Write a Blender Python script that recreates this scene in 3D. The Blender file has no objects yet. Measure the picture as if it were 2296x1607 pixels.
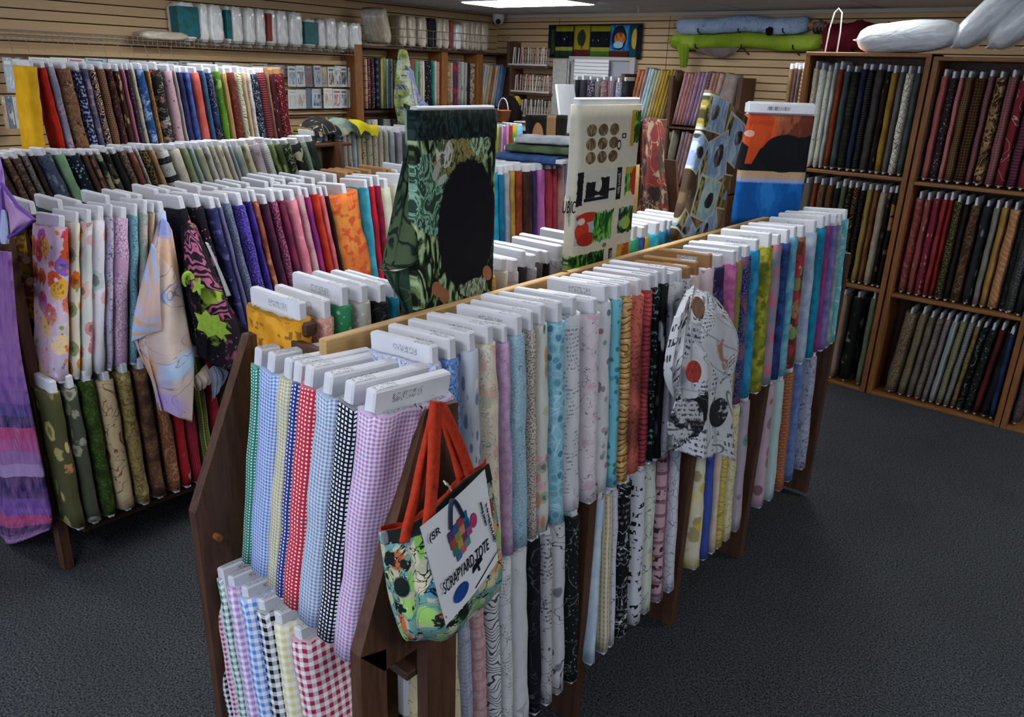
import bpy, math, random
from mathutils import Vector, Matrix, Euler
C = bpy.context.scene.collection; EXPO = 1.08
RND = random.Random(7)
# ---------------------------------------------------------------- camera (metres; x along the back wall, y along the side wall)
F_PX, CX, CY, HC = 1766.9, 1148.0, 803.5, 1.9
TH, RO, YA = map(math.radians, (20.11, 2.05, 39.29))
MY = Matrix(((math.cos(YA), -math.sin(YA), 0), (math.sin(YA), math.cos(YA), 0), (0, 0, 1)))
_F = Vector((0, math.cos(TH), -math.sin(TH))); _U0 = Vector((0, math.sin(TH), math.cos(TH))); _R0 = Vector((1, 0, 0))
_R = MY @ (_R0 * math.cos(RO) + _U0 * math.sin(RO)); _U = MY @ (_U0 * math.cos(RO) - _R0 * math.sin(RO)); _F = MY @ _F
def at(px, py, X=None, Y=None, Z=None):
    d = _R * (px - CX) + _U * (CY - py) + _F * F_PX
    t = (Z - HC) / d.z if Z is not None else (X / d.x if X is not None else Y / d.y)
    return Vector((d.x * t, d.y * t, d.z * t + HC))
def along(px, Z, X=None, Y=None):          # free coordinate on a horizontal line
    k = (px - CX) / F_PX; a = _R - _F * k; dz = (Z - HC) * a.z
    return -(X * a.x + dz) / a.y if X is not None else -(Y * a.y + dz) / a.x
cam = bpy.data.cameras.new('camera'); cam.sensor_width = 36; cam.lens = F_PX / 2296 * 36; cam.clip_start = .02
co = bpy.data.objects.new('camera', cam); C.objects.link(co); bpy.context.scene.camera = co
m = Matrix((_R, _U, -_F)).transposed().to_4x4(); m.translation = (0, 0, HC); co.matrix_world = m
# ---------------------------------------------------------------- materials
def lin(h):
    h = h.lstrip('#'); v = [int(h[i:i + 2], 16) / 255 for i in (0, 2, 4)]
    return tuple((c / 12.92 if c <= .04045 else ((c + .055) / 1.055) ** 2.4) for c in v) + (1,)
class NT:
    def __init__(s, name, rough=.85, spec=.2):
        s.m = bpy.data.materials.new(name); s.m.use_nodes = True; s.t = s.m.node_tree; s.n = s.t.nodes
        s.b = s.n['Principled BSDF']; s.b.inputs['Roughness'].default_value = rough
        s.b.inputs['Specular IOR Level'].default_value = spec
    def node(s, k, **kw):
        n = s.n.new(k)
        for a, v in kw.items(): setattr(n, a, v)
        return n
    def link(s, a, b): s.t.links.new(a, b)
    def inp(s, sock, v):
        if isinstance(v, (int, float)): sock.default_value = v
        elif isinstance(v, tuple): sock.default_value = v
        else: s.link(v, sock)
    def math(s, op, a, b=0.0, c=None):
        n = s.node('ShaderNodeMath', operation=op); s.inp(n.inputs[0], a); s.inp(n.inputs[1], b)
        if c is not None: s.inp(n.inputs[2], c)
        return n.outputs[0]
    def mix(s, f, a, b, mode='MIX'):
        n = s.node('ShaderNodeMix', data_type='RGBA', blend_type=mode); s.inp(n.inputs[0], f); s.inp(n.inputs[6], a); s.inp(n.inputs[7], b)
        return n.outputs[2]
    def noise(s, vec, sc, det=2.0, dist=0.0):
        n = s.node('ShaderNodeTexNoise'); s.link(vec, n.inputs['Vector']); n.inputs['Scale'].default_value = sc
        n.inputs['Detail'].default_value = det; n.inputs['Distortion'].default_value = dist
        return n.outputs['Fac']
    def vmap(s, vec, sc=(1, 1, 1), loc=(0, 0, 0), rot=0):
        n = s.node('ShaderNodeMapping'); s.link(vec, n.inputs[0]); n.inputs['Scale'].default_value = sc
        n.inputs['Location'].default_value = loc; n.inputs['Rotation'].default_value = (0, 0, rot)
        return n.outputs[0]
    def vor(s, vec, sc, feat='F1', rnd=1.0):
        n = s.node('ShaderNodeTexVoronoi', feature=feat); s.link(vec, n.inputs['Vector']); n.inputs['Scale'].default_value = sc
        n.inputs['Randomness'].default_value = rnd
        return n
    def step(s, v, lo, hi):
        n = s.node('ShaderNodeMapRange', clamp=True); s.inp(n.inputs[0], v); n.inputs[1].default_value = lo; n.inputs[2].default_value = hi
        return n.outputs[0]
    def ramp(s, v, cols):
        n = s.node('ShaderNodeValToRGB'); n.color_ramp.interpolation = 'CONSTANT'; e = n.color_ramp.elements
        while len(e) < len(cols): e.new(.5)
        for i, c in enumerate(cols): e[i].position = i / len(cols); e[i].color = lin(c)
        s.link(v, n.inputs[0]); return n.outputs[0]
    def sep(s, v):
        n = s.node('ShaderNodeSeparateXYZ'); s.link(v, n.inputs[0]); return n.outputs
    def bump(s, h, st=.3, d=.01):
        n = s.node('ShaderNodeBump'); n.inputs['Strength'].default_value = st; n.inputs['Distance'].default_value = d
        s.link(h, n.inputs['Height']); s.link(n.outputs[0], s.b.inputs['Normal'])
_cache = {}
GAIN = 1.0
_seed = [0]
def fab(spec, selv=False):
    """cloth: base colour, then printed layers, over the UVs in metres"""
    key = (spec, selv, GAIN)
    if key in _cache: return _cache[key]
    _seed[0] += 1
    s = NT('cloth'); parts = spec.split('|')
    tc = s.node('ShaderNodeTexCoord').outputs['UV']
    uv = s.vmap(tc, loc=(_seed[0] * .37 % 3, _seed[0] * .73 % 5, 0))
    col = lin(parts[0]); col = s.mix(0.0, col, col)
    for p in parts[1:]:
        k, rest = p.split(':'); a = rest.split(','); cols = a[0].split('+'); q = [float(x) for x in a[1:]]; c1 = lin(cols[0])
        if k == 'n':
            f = s.step(s.noise(uv, q[0], 4), q[1] if len(q) > 1 else .4, q[2] if len(q) > 2 else .6)
        elif k == 'v':
            v = s.vor(uv, q[0]); cc = s.ramp(s.sep(v.outputs['Color'])[0], cols) if len(cols) > 1 else c1
            f = s.step(v.outputs['Distance'], q[1], q[1] * .8); c1 = cc
        elif k == 'f':      # flowers: petals round a heart
            v = s.vor(uv, q[0]); pos = s.node('ShaderNodeVectorMath', operation='SUBTRACT')
            sc = s.node('ShaderNodeVectorMath', operation='SCALE'); s.link(uv, sc.inputs[0]); sc.inputs[3].default_value = q[0]
            ps = s.node('ShaderNodeVectorMath', operation='SCALE'); s.link(v.outputs['Position'], ps.inputs[0]); ps.inputs[3].default_value = 1.0
            s.link(sc.outputs[0], pos.inputs[0]); s.link(ps.outputs[0], pos.inputs[1]); x, y, _ = s.sep(pos.outputs[0])
            an = s.math('ARCTAN2', y, x); pet = s.math('ADD', s.math('MULTIPLY', s.math('SINE', s.math('ADD', s.math('MULTIPLY', an, 5.0), s.math('MULTIPLY', v.outputs['Distance'], 9.0))), q[1] * .2), s.math('MULTIPLY', s.math('SUBTRACT', s.noise(uv, q[0] * 6, 2), .5), q[1] * .7))
            d = s.math('ADD', v.outputs['Distance'], pet)
            f = s.step(d, q[1], q[1] * .85); cc = s.ramp(s.sep(v.outputs['Color'])[0], cols[1:] if len(cols) > 2 else cols[1:] * 2)
            inner = s.step(s.math('ADD', s.math('SINE', s.math('MULTIPLY', an, 11.0)), s.math('MULTIPLY', s.noise(uv, q[0] * 9, 2), 1.2)), .5, 1.3)
            cc = s.mix(s.math('MULTIPLY', inner, .45), cc, lin(cols[0])); cc = s.mix(s.step(d, q[1] * .34, q[1] * .2), cc, s.mix(.6, cc, (.02, .01, .01, 1))); c1 = cc
        elif k == 'k':
            v = s.vor(uv, q[0], 'DISTANCE_TO_EDGE'); f = s.step(v.outputs['Distance'], q[1], q[1] * .5)
        elif k in 'hudg':
            x, y, _ = s.sep(uv)
            if k == 'g':
                pr = q[0]; gx = s.math('LESS_THAN', s.math('FRACT', s.math('DIVIDE', x, pr)), .5); gy = s.math('LESS_THAN', s.math('FRACT', s.math('DIVIDE', y, pr)), .5)
                f = s.math('MULTIPLY', s.math('ADD', gx, gy), .5)
            else:
                w = {'h': y, 'u': x, 'd': s.math('ADD', s.math('MULTIPLY', x, .8), y)}[k]
                if len(q) > 2: w = s.math('ADD', w, s.math('MULTIPLY', s.noise(uv, 18, 1), q[2]))
                fr = s.math('FRACT', s.math('MULTIPLY', w, q[0])); f = s.math('LESS_THAN', fr, q[1])
        elif k == 'w':
            nz = s.noise(uv, q[0], 2, q[2] if len(q) > 2 else 1.5); f = s.step(s.math('ABSOLUTE', s.math('SUBTRACT', nz, .5)), q[1], q[1] * .5)
        elif k == 't':
            x, y, _ = s.sep(uv); row = s.math('LESS_THAN', s.math('FRACT', s.math('DIVIDE', y, q[0])), .5)
            nz = s.noise(s.vmap(uv, (1.2 / q[0], .8 / q[0], 1)), 1.6, 1, .4); f = s.math('MULTIPLY', row, s.step(nz, .5, .53))
            if len(q) > 1: f = s.math('MULTIPLY', f, s.step(s.noise(uv, q[1], 0), .48, .5))
        elif k == 'b':
            n = s.node('ShaderNodeTexBrick'); n.offset = 0 if q[0] == q[1] else .5; s.link(uv, n.inputs['Vector']); n.inputs['Scale'].default_value = 1
            n.inputs['Brick Width'].default_value = q[0]; n.inputs['Row Height'].default_value = q[1]; n.inputs['Mortar Size'].default_value = q[2]; n.inputs['Mortar Smooth'].default_value = 0
            f = n.outputs['Fac']
        elif k == 'l':      # leaves and twigs: stretched cells
            v = s.vor(s.vmap(uv, (q[0], q[0] * .35, 1), rot=q[2] if len(q) > 2 else .6), 1.0); f = s.step(v.outputs['Distance'], q[1], q[1] * .8)
            if len(cols) > 1: c1 = s.ramp(s.sep(v.outputs['Color'])[1], cols)
        elif k == 'x':
            f = s.step(s.noise(uv, q[0] if q else 300, 0), .52, .58)
        col = s.mix(f, col, c1)
    wv = s.noise(s.vmap(uv, (1, .35, 1)), 55, 3)
    g = GAIN; col = s.mix(1.0, col, s.mix(wv, (.84 * g, .84 * g, .84 * g, 1), (1.13 * g, 1.13 * g, 1.13 * g, 1)), 'MULTIPLY')
    if selv:
        y = s.sep(tc)[1]; col = s.mix(s.math('LESS_THAN', y, .014), col, lin('c8c6c6'))
    s.link(col, s.b.inputs['Base Color'])
    h = s.math('ADD', s.noise(s.vmap(tc, (1, .5, 1)), 22, 2), s.math('MULTIPLY', s.noise(uv, 240, 1), .12)); s.bump(h, .35, .008)
    _cache[key] = s.m; return s.m
def plain(name, col, rough=.7, spec=.3, var=.12, sc=30, bump=0, metal=0, cols=None, stretch=(1, 1, 1)):
    s = NT(name, rough, spec); tc = s.node('ShaderNodeTexCoord').outputs['Object']; v = s.vmap(tc, stretch)
    nz = s.noise(v, sc, 3); c = lin(col)
    c2 = lin(cols) if cols else tuple(x * (1 - var * 2) for x in c[:3]) + (1,)
    s.link(s.mix(s.step(nz, .3, .7), c2, c), s.b.inputs['Base Color']); s.b.inputs['Metallic'].default_value = metal
    if bump: s.bump(nz, bump, .004)
    return s.m
def wood(name, c1, c2, c3, axis=2, rough=.55):
    s = NT(name, rough, .35); tc = s.node('ShaderNodeTexCoord').outputs['Object']
    sc = [14, 14, 14]; sc[axis] = 1.3; v = s.vmap(tc, tuple(sc))
    n1 = s.noise(v, 2.2, 5, 1.2); n2 = s.noise(v, 9, 3)
    c = s.mix(s.step(n1, .35, .65), lin(c1), lin(c2)); c = s.mix(s.math('MULTIPLY', s.step(n2, .55, .75), .6), c, lin(c3))
    kn = s.vor(s.vmap(tc, (5, 5, 1.7)), 1.0).outputs['Distance']; c = s.mix(s.step(kn, .09, .04), c, lin(c3))
    s.link(c, s.b.inputs['Base Color']); s.bump(n1, .15, .003); return s.m
M_DARKWOOD = wood('dark_stained_wood', '573a27', '42291c', '281810')
M_DARKWOODH = wood('dark_stained_wood_rail', '4c3122', '3a251b', '22150f', 1)
M_PINE = wood('orange_pine', '8a5a2c', '74471f', '4a2a14')
M_PINEH = wood('orange_pine_shelf', '8e5f30', '744a24', '4c2d17', 0)
M_PINEHY = wood('orange_pine_shelf_side', '5e3a22', '4a2b18', '2a180e', 1)
M_PLY = wood('birch_plywood', 'c9a36e', 'bd9560', 'a8814e', 1)
M_CARD = plain('white_cardboard', 'd6d6dc', .6, .3, .05, 18)
M_TAN = plain('brown_cardboard', 'a87f55', .8, .1, .08, 25)
M_FOAM = plain('white_board', 'dcdde2', .5, .3, .03, 10)
M_WIRE = plain('chrome_wire', 'a8a49c', .35, .4, .05, 10)
M_WIRED = plain('dull_wire', '857c6c', .5, .3, .1, 10)
M_BLACK = plain('black_plastic', '101012', .4, .5)
M_WHITEPL = plain('white_plastic', 'cfcfd2', .4, .4, .03)
def printed(name, base, ink, row=.004, dens=.5):
    s = NT(name, .5, .3); tc = s.node('ShaderNodeTexCoord').outputs['Object']; x, y, z = s.sep(tc)
    r = s.math('LESS_THAN', s.math('FRACT', s.math('DIVIDE', s.math('ADD', y, s.math('ADD', x, z)), row)), dens)
    nz = s.step(s.noise(s.vmap(tc, (260, 260, 260)), 1, 0), .5, .55)
    s.link(s.mix(s.math('MULTIPLY', r, nz), lin(base), lin(ink)), s.b.inputs['Base Color']); return s.m
M_LABEL = printed('printed_label', 'c9cbd0', '55565c')
# ---------------------------------------------------------------- meshes
def mesh_obj(name, verts, faces, mats, parent=None, uvs=None, mi=None, smooth=True, loc=None):
    me = bpy.data.meshes.new(name); me.from_pydata([tuple(v) for v in verts], [], faces)
    if not isinstance(mats, (list, tuple)): mats = [mats]
    for x in mats: me.materials.append(x)
    if uvs is not None:
        l = me.uv_layers.new(name='UVMap')
        flat = []
        for f in me.polygons:
            for li in f.loop_indices: flat += uvs[li] if isinstance(uvs, list) else uvs(me.loops[li].vertex_index)
        l.data.foreach_set('uv', flat)
    if mi: me.polygons.foreach_set('material_index', mi)
    if smooth: me.polygons.foreach_set('use_smooth', [True] * len(me.polygons))
    me.update(); o = bpy.data.objects.new(name, me); C.objects.link(o)
    if parent: o.parent = parent
    if loc: o.location = loc
    return o
class MB:
    """collects boxes, tubes and lofts into one mesh"""
    def __init__(s): s.v = []; s.f = []; s.u = []
    def box(s, lo, hi, rot=None, piv=None, bev=.003):
        x0, y0, z0 = lo; x1, y1, z1 = hi; b = min(bev, (x1 - x0) * .3, (y1 - y0) * .3, (z1 - z0) * .3); n = len(s.v)
        # chamfered box: each corner split in three
        vs = []
        for cx, sx in ((x0, 1), (x1, -1)):
            for cy, sy in ((y0, 1), (y1, -1)):
                for cz, sz in ((z0, 1), (z1, -1)):
                    vs += [Vector((cx, cy + sy * b, cz + sz * b)), Vector((cx + sx * b, cy, cz + sz * b)), Vector((cx + sx * b, cy + sy * b, cz))]
        if rot is not None:
            p = Vector(piv) if piv else Vector(((x0 + x1) / 2, (y0 + y1) / 2, (z0 + z1) / 2)); vs = [rot @ (q - p) + p for q in vs]
        s.v += vs
        def c(i, j, k, t): return n + (i * 4 + j * 2 + k) * 3 + t
        F = []
        for i in (0, 1): F.append([c(i, 0, 0, 0), c(i, 1, 0, 0), c(i, 1, 1, 0), c(i, 0, 1, 0)][::1 if i else -1])
        for j in (0, 1): F.append([c(0, j, 0, 1), c(1, j, 0, 1), c(1, j, 1, 1), c(0, j, 1, 1)][::-1 if j else 1])
        for k in (0, 1): F.append([c(0, 0, k, 2), c(1, 0, k, 2), c(1, 1, k, 2), c(0, 1, k, 2)][::1 if k else -1])
        for i in (0, 1):
            for j in (0, 1): F.append([c(i, j, 0, 0), c(i, j, 0, 1), c(i, j, 1, 1), c(i, j, 1, 0)])
            for k in (0, 1): F.append([c(i, 0, k, 0), c(i, 0, k, 2), c(i, 1, k, 2), c(i, 1, k, 0)])
        for j in (0, 1):
            for k in (0, 1): F.append([c(0, j, k, 1), c(0, j, k, 2), c(1, j, k, 2), c(1, j, k, 1)])
        for i in (0, 1):
            for j in (0, 1):
                for k in (0, 1): F.append([c(i, j, k, 0), c(i, j, k, 1), c(i, j, k, 2)])
        s.f += F; return s
    def tube(s, pts, r, n=8):
        pts = [Vector(p) for p in pts]; base = len(s.v)
        for i, p in enumerate(pts):
            d = (pts[min(i + 1, len(pts) - 1)] - pts[max(i - 1, 0)]).normalized()
            a = d.orthogonal().normalized() if i == 0 else (pa - d * pa.dot(d)).normalized()
            pa = a; b = d.cross(a)
            rr = r[i] if isinstance(r, (list, tuple)) else r
            for k in range(n): t = 2 * math.pi * k / n; s.v.append(p + (a * math.cos(t) + b * math.sin(t)) * rr)
        for i in range(len(pts) - 1):
            for k in range(n):
                a0 = base + i * n + k; a1 = base + i * n + (k + 1) % n; s.f.append([a0, a1, a1 + n, a0 + n])
        s.f.append([base + k for k in range(n)][::-1]); s.f.append([base + (len(pts) - 1) * n + k for k in range(n)]); return s
    def prism(s, pts, ax, lo, hi):
        """polygon pts (2D) extruded along axis ax"""
        n = len(s.v); k = len(pts)
        for w in (lo, hi):
            for a, b in pts: v = [a, b]; v.insert(ax, w); s.v.append(Vector(v))
        s.f.append([n + i for i in range(k)]); s.f.append([n + k + i for i in range(k)][::-1])
        for i in range(k): j = (i + 1) % k; s.f.append([n + i, n + k + i, n + k + j, n + j])
        return s
    def build(s, name, mat, parent=None, smooth=False):
        o = mesh_obj(name, s.v, s.f, mat, parent, smooth=smooth)
        import bmesh
        bm = bmesh.new(); bm.from_mesh(o.data); bmesh.ops.recalc_face_normals(bm, faces=bm.faces); bm.to_mesh(o.data); bm.free()
        if parent is not None and parent.type == 'EMPTY' and parent.rotation_euler.to_quaternion().angle < 1e-6:
            o.location = -Vector(parent.location)
        return o
LABELS = {}
STUFF = []
def tag(o, label, cat, group=None, kind=None):
    if label:
        lab = label
        LABELS.setdefault(lab, 0); LABELS[lab] += 1
        o['label'] = lab
    if cat: o['category'] = cat
    if group: o['group'] = group
    if kind: o['kind'] = kind
    return o
def empty(name, loc=(0, 0, 0), rot=(0, 0, 0)):
    o = bpy.data.objects.new(name, None); o.empty_display_size = .05; C.objects.link(o); o.location = loc; o.rotation_euler = rot; return o
# ---------------------------------------------------------------- fabric bolts
def bolt(loc, rotz, h, d, t, mat, inner, card=True, lean=0, tilt=0, up=.042, cardmat=None, lab=None, name='fabric_bolt', group=None, bend=0, detail=1, cap=None, seam=True):
    """a folded length of cloth wound round a flat board; local -y is the spine that faces the aisle"""
    root = empty(name, loc); root.rotation_mode = 'XYZ'
    root.rotation_euler = (Matrix.Rotation(rotz, 3, 'Z') @ Matrix.Rotation(tilt, 3, 'Y') @ Matrix.Rotation(-lean, 3, 'X')).to_euler('XYZ')
    if lab: tag(root, lab, 'fabric bolt' if name == 'fabric_bolt' else 'folded fabric', group)
    N = 22 if detail else 14; R = 9 if detail else 4; hd, ht = d / 2, t / 2; r = min(ht, hd) * .96
    sec = []; per = []
    pa = RND.random() * 6; pb = RND.random() * 6
    for i in range(N):                                  # stadium section
        a = 2 * math.pi * i / N; cx, sy = math.cos(a), math.sin(a)
        x = math.copysign(abs(cx) ** .55, cx) * ht; y = math.copysign(abs(sy) ** .62, sy) * hd
        sec.append((x, y))
    u = 0
    for i in range(N + 1):
        per.append(u); a = sec[i % N]; b = sec[(i + 1) % N]; u += math.hypot(a[0] - b[0], a[1] - b[1])
    V = []; UV = []; Fc = []; mi = []
    for j in range(R + 1):
        z = .012 + (h - .012) * j / R; w = 1 + .05 * math.sin(pa + j * 1.3) + .03 * math.sin(pb + j * 2.9); 
        if j == 0: w *= .97
        ox = bend * math.sin(math.pi * j / R) + .0015 * math.sin(pb + j * 1.9)
        for i in range(N + 1):
            x, y = sec[i % N]; k = 1 + .035 * math.sin(pa * 2 + i * 1.7 + j * .6)
            if seam and (N // 8) <= i % N <= N // 2 - 1: k += .02
            zz = z + (.004 * math.sin(i * 2.1 + pb) if j == R else 0)
            V.append((x * w * k + ox, y * (1 + (w - 1) * .25) + .0, zz)); UV.append([per[i], z])
    W = N + 1
    for j in range(R):
        for i in range(N): a = j * W + i; Fc.append([a, a + 1, a + W + 1, a + W]); mi.append(0)
    rings = [R * W]
    top = h
    for q, (kk, dz) in enumerate(((.86, .004), (.7, -.004), (.5, .002), (.3, -.006))):
        n0 = len(V)
        for i in range(N + 1):
            x, y = sec[i % N]; yy = y * (1 - (1 - kk) * ht / hd * 1.3); V.append((x * kk, yy, top + dz + .002 * math.sin(i * 3 + pa))); UV.append([x, yy])
        a0 = rings[-1]
        for i in range(N): Fc.append([a0 + i, a0 + i + 1, n0 + i + 1, n0 + i]); mi.append(1 if q else 0)
        rings.append(n0)
    Fc.append([rings[-1] + i for i in range(N)]); mi.append(1)
    Fc.append([i for i in range(N)][::-1]); mi.append(1)
    mesh_obj('cloth', V, Fc, [mat, inner], root, uvs=lambda vi: UV[vi], mi=mi)
    if card:
        bw = d * .93; bt = min(.024, t * .55) if not cap else cap
        b = MB().box((-bt / 2, -bw / 2, .0), (bt / 2, bw / 2, h + up), bev=.004)
        cb = b.build('board', cardmat or M_CARD, None); cb.parent = root; cb.location = (0, 0, 0)
        if detail == 2:
            l = MB().box((-bt / 2 - .0006, -bw * .28, h + up * .35), (bt / 2 + .0006, bw * .1, h + up * .72), bev=.0002)
            l.box((-bt * .36, -bw * .45, h + up - .001), (bt * .36, -bw * .2, h + up + .0007), bev=.0002)
            lo = l.build('printed_label', M_LABEL, None); lo.parent = cb
    return root
def mk_label(desc, prev, nxt, place, what='fabric bolt'):
    s = f"{desc} {what} {place}"; nb = prev or nxt; w = 'after' if prev else 'before'
    if not nb: return s
    for q in (f", {w} the {nb} one", f", {w} the {nb}", f", {w} {nb}", f", {w} {' '.join(nb.split()[:2])}", ""):
        if len((s + q).replace(',', '').split()) <= 16: return s + q
    return s
def trim(s, n=16):
    w = s.split(); return ' '.join(w[:n])
def innermat(spec):
    c = spec.split('|')[0]; v = [int(c[i:i + 2], 16) for i in (0, 2, 4)]
    v = [int(x * .7 + 170 * .3) for x in v]; q = '%02x%02x%02x' % tuple(v)
    k = ('in', q)
    if k not in _cache:
        s = NT('cloth_wrong_side', .9, .1); tc = s.node('ShaderNodeTexCoord').outputs['Object']
        f = s.step(s.noise(s.vmap(tc, (70, 70, 1)), 3, 2), .4, .6); c = lin(q)
        s.link(s.mix(f, tuple(x * .6 for x in c[:3]) + (1,), c), s.b.inputs['Base Color']); _cache[k] = s.m
    return _cache[k]
def row(data, place, group, X=None, Y=None, zt=1.34, zb=.8, depth=.2, xb=0, tilt=0, detail=1, up=.042, selv=False, name='fabric_bolt', what='fabric bolt', cardmats=None, jit=.004, card=True, hj=.012, facing=None, tmax=.062, stuff=False, cap=None):
    """bolts along x (faces -y) or along y (faces +x). data: 'px_start|px_end|desc|spec' per line, px measured on the front top edge.
    xb: how far the foot stands out towards the aisle; tilt: sideways lean (foot further along the row)"""
    out = []; lines = [l.strip() for l in data.strip().split('\n')]; items = []
    for l in lines:
        a = l.split(';'); items.append((float(a[0]), float(a[1]), a[2].strip(), a[3].strip(), a[4] if len(a) > 4 else ''))
    last = None
    for i, (p0, p1, desc, spec, opt) in enumerate(items):
        h = zt - zb; c0 = along(p0, zt, X=X, Y=Y); c1 = along(p1, zt, X=X, Y=Y); t = max(.018, min(tmax, (c1 - c0) * 1.0)); c = (c0 + c1) / 2
        if 'w' in opt: t = c1 - c0
        hh = h + RND.uniform(-hj, hj * .6); lean = math.asin(max(-.9, min(.9, xb / h))); foot = tilt
        for o in opt.split(','):
            if o.startswith('T'): foot = float(o[1:])
        dj = RND.uniform(-jit, jit)
        cm = M_TAN if 't' in opt.split(',') else M_CARD
        pos = mk_label(desc, items[i - 1][2] if i else None, items[i + 1][2] if i + 1 < len(items) else None, place, what)
        lab = pos; k = 2
        isst = stuff or 's' in opt.split(',')
        while lab in LABELS and not isst: lab = trim(pos, 14) + (', again' if k == 2 else ', third'); k += 1
        tl = math.atan2(-foot, h)
        if X is not None: loc = (X + xb - depth / 2 + dj, c + foot, zb); rz = math.pi / 2
        else: loc = (c + foot, Y - xb + depth / 2 + dj, zb); rz = 0
        out.append(bolt(loc, rz, hh, depth, t, fab(spec, selv), innermat(spec), card=card and 'n' not in opt.split(','), lean=lean, tilt=tl if X is None else tl, up=up + RND.uniform(-.006, .01),
             cardmat=cm, lab=None if isst else lab, name=name, group=group, detail=detail, cap=cap))
        if isst: STUFF.append(out.pop())
    return out
# ---------------------------------------------------------------- draped cloth
def drape(name, rows, mat, label=None, cat='fabric panel', fold=.012, nf=3.5, th=.0016, nu=36, nv=26, axis=(1, 0, 0), parent=None, seed=0, uvs=1.0, kind=None, group=None, foldpow=1):
    """rows: lists of points, top to bottom, all with the same count"""
    n = len(rows[0]); R = len(rows); ax = Vector(axis)
    def cr(p, t):
        k = len(p); x = t * (k - 1); i = min(int(x), k - 2); f = x - i
        a, b = p[i], p[i + 1]; z = p[max(i - 1, 0)]; c = p[min(i + 2, k - 1)]
        return .5 * ((2 * a) + (b - z) * f + (2 * z - 5 * a + 4 * b - c) * f * f + (3 * a - z - 3 * b + c) * f ** 3)
    V = []; 
    for j in range(nv + 1):
        tv = j / nv; P = [cr([Vector(r[i]) for r in rows], tv) for i in range(n)]
        for i in range(nu + 1):
            tu = i / nu; p = cr(P, tu)
            amp = fold * (.25 + .75 * min(1, tv * 1.6) ** foldpow)
            p = p + ax * (amp * (math.sin(tu * nf * 2 * math.pi + seed + tv * 1.1) + .45 * math.sin(tu * nf * 4.3 * math.pi + seed * 2 + tv * 2.3)))
            V.append(p)
    W = nu + 1; Fc = [[j * W + i, (j + 1) * W + i, (j + 1) * W + i + 1, j * W + i + 1] for j in range(nv) for i in range(nu)]
    wd = (Vector(rows[0][0]) - Vector(rows[0][-1])).length; wd = max(wd, (Vector(rows[-1][0]) - Vector(rows[-1][-1])).length); hd = sum((Vector(rows[k][n // 2]) - Vector(rows[k + 1][n // 2])).length for k in range(R - 1))
    UV = [[(k % W) / nu * wd * uvs, (1 - (k // W) / nv) * hd * uvs] for k in range(len(V))]
    o = mesh_obj(name, V, Fc, mat, parent, uvs=lambda vi: UV[vi])
    md = o.modifiers.new('thickness', 'SOLIDIFY'); md.thickness = th; md.offset = 0
    if label: tag(o, label, cat, group, kind)
    return o
def P(px, py, **k): return at(px, py, **k)
#@@PARTS
# ---------------------------------------------------------------- the room
XL, YB, ZC = -6.95, 7.97, 2.52
def struct(o, n=None): o['kind'] = 'structure'; return o
s = NT('carpet', .95, .05); tc = s.node('ShaderNodeTexCoord').outputs['Object']
n1 = s.noise(tc, 260, 2); n2 = s.noise(tc, 60, 3); n3 = s.noise(tc, 2.2, 3)
n1 = s.noise(tc, 150, 3); c = s.mix(s.step(n1, .38, .62), lin('1b1c1e'), lin('56585b')); c = s.mix(s.math('MULTIPLY', s.step(n2, .45, .7), .5), c, lin('3c3d40')); c = s.mix(s.math('MULTIPLY', s.step(n3, .4, .7), .25), c, lin('2a2a2d'))
s.link(c, s.b.inputs['Base Color']); s.bump(s.math('ADD', n1, n2), .9, .006); M_CARPET = s.m
def slat(name, ax):
    s = NT(name, .6, .25); tc = s.node('ShaderNodeTexCoord').outputs['Object']
    v = s.vmap(tc, (1.5, 1.5, 60)); n = s.noise(v, 2.5, 3, .3); n2 = s.noise(tc, 1.1, 2)
    c = s.mix(s.step(n, .3, .7), lin('b59872'), lin('c0a47e')); c = s.mix(s.math('MULTIPLY', s.step(n2, .4, .65), .35), c, lin('a8845a'))
    s.link(c, s.b.inputs['Base Color']); return s.m
M_SLAT = slat('slat_board', 0)
s = NT('ceiling_tile', .9, .1); tc = s.node('ShaderNodeTexCoord').outputs['Object']
b = s.node('ShaderNodeTexBrick'); s.link(tc, b.inputs['Vector']); b.offset = 0; b.inputs['Scale'].default_value = 1; b.inputs['Brick Width'].default_value = 1.2; b.inputs['Row Height'].default_value = .6; b.inputs['Mortar Size'].default_value = .008
c = s.mix(b.outputs['Fac'], s.mix(s.step(s.noise(tc, 90, 3), .4, .6), lin('b9b9bc'), lin('c8c8ca')), lin('8a8a8c')); s.link(c, s.b.inputs['Base Color']); M_CEIL = s.m
M_WALLP = plain('painted_wall', 'b7ae9e', .9, .1, .04, 4)
struct(MB().box((XL - .1, -4.5, -.06), (4.2, YB + .1, 0), bev=.001).build('floor', M_CARPET))
struct(MB().box((XL - .1, -4.5, ZC), (4.2, YB + .1, ZC + .05), bev=.001).build('ceiling', M_CEIL))
M_GROOVE = plain('groove_shadow_board', '3a2a1c', .9, .05)  # dark colour stands in for the shade inside the slat grooves
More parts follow.
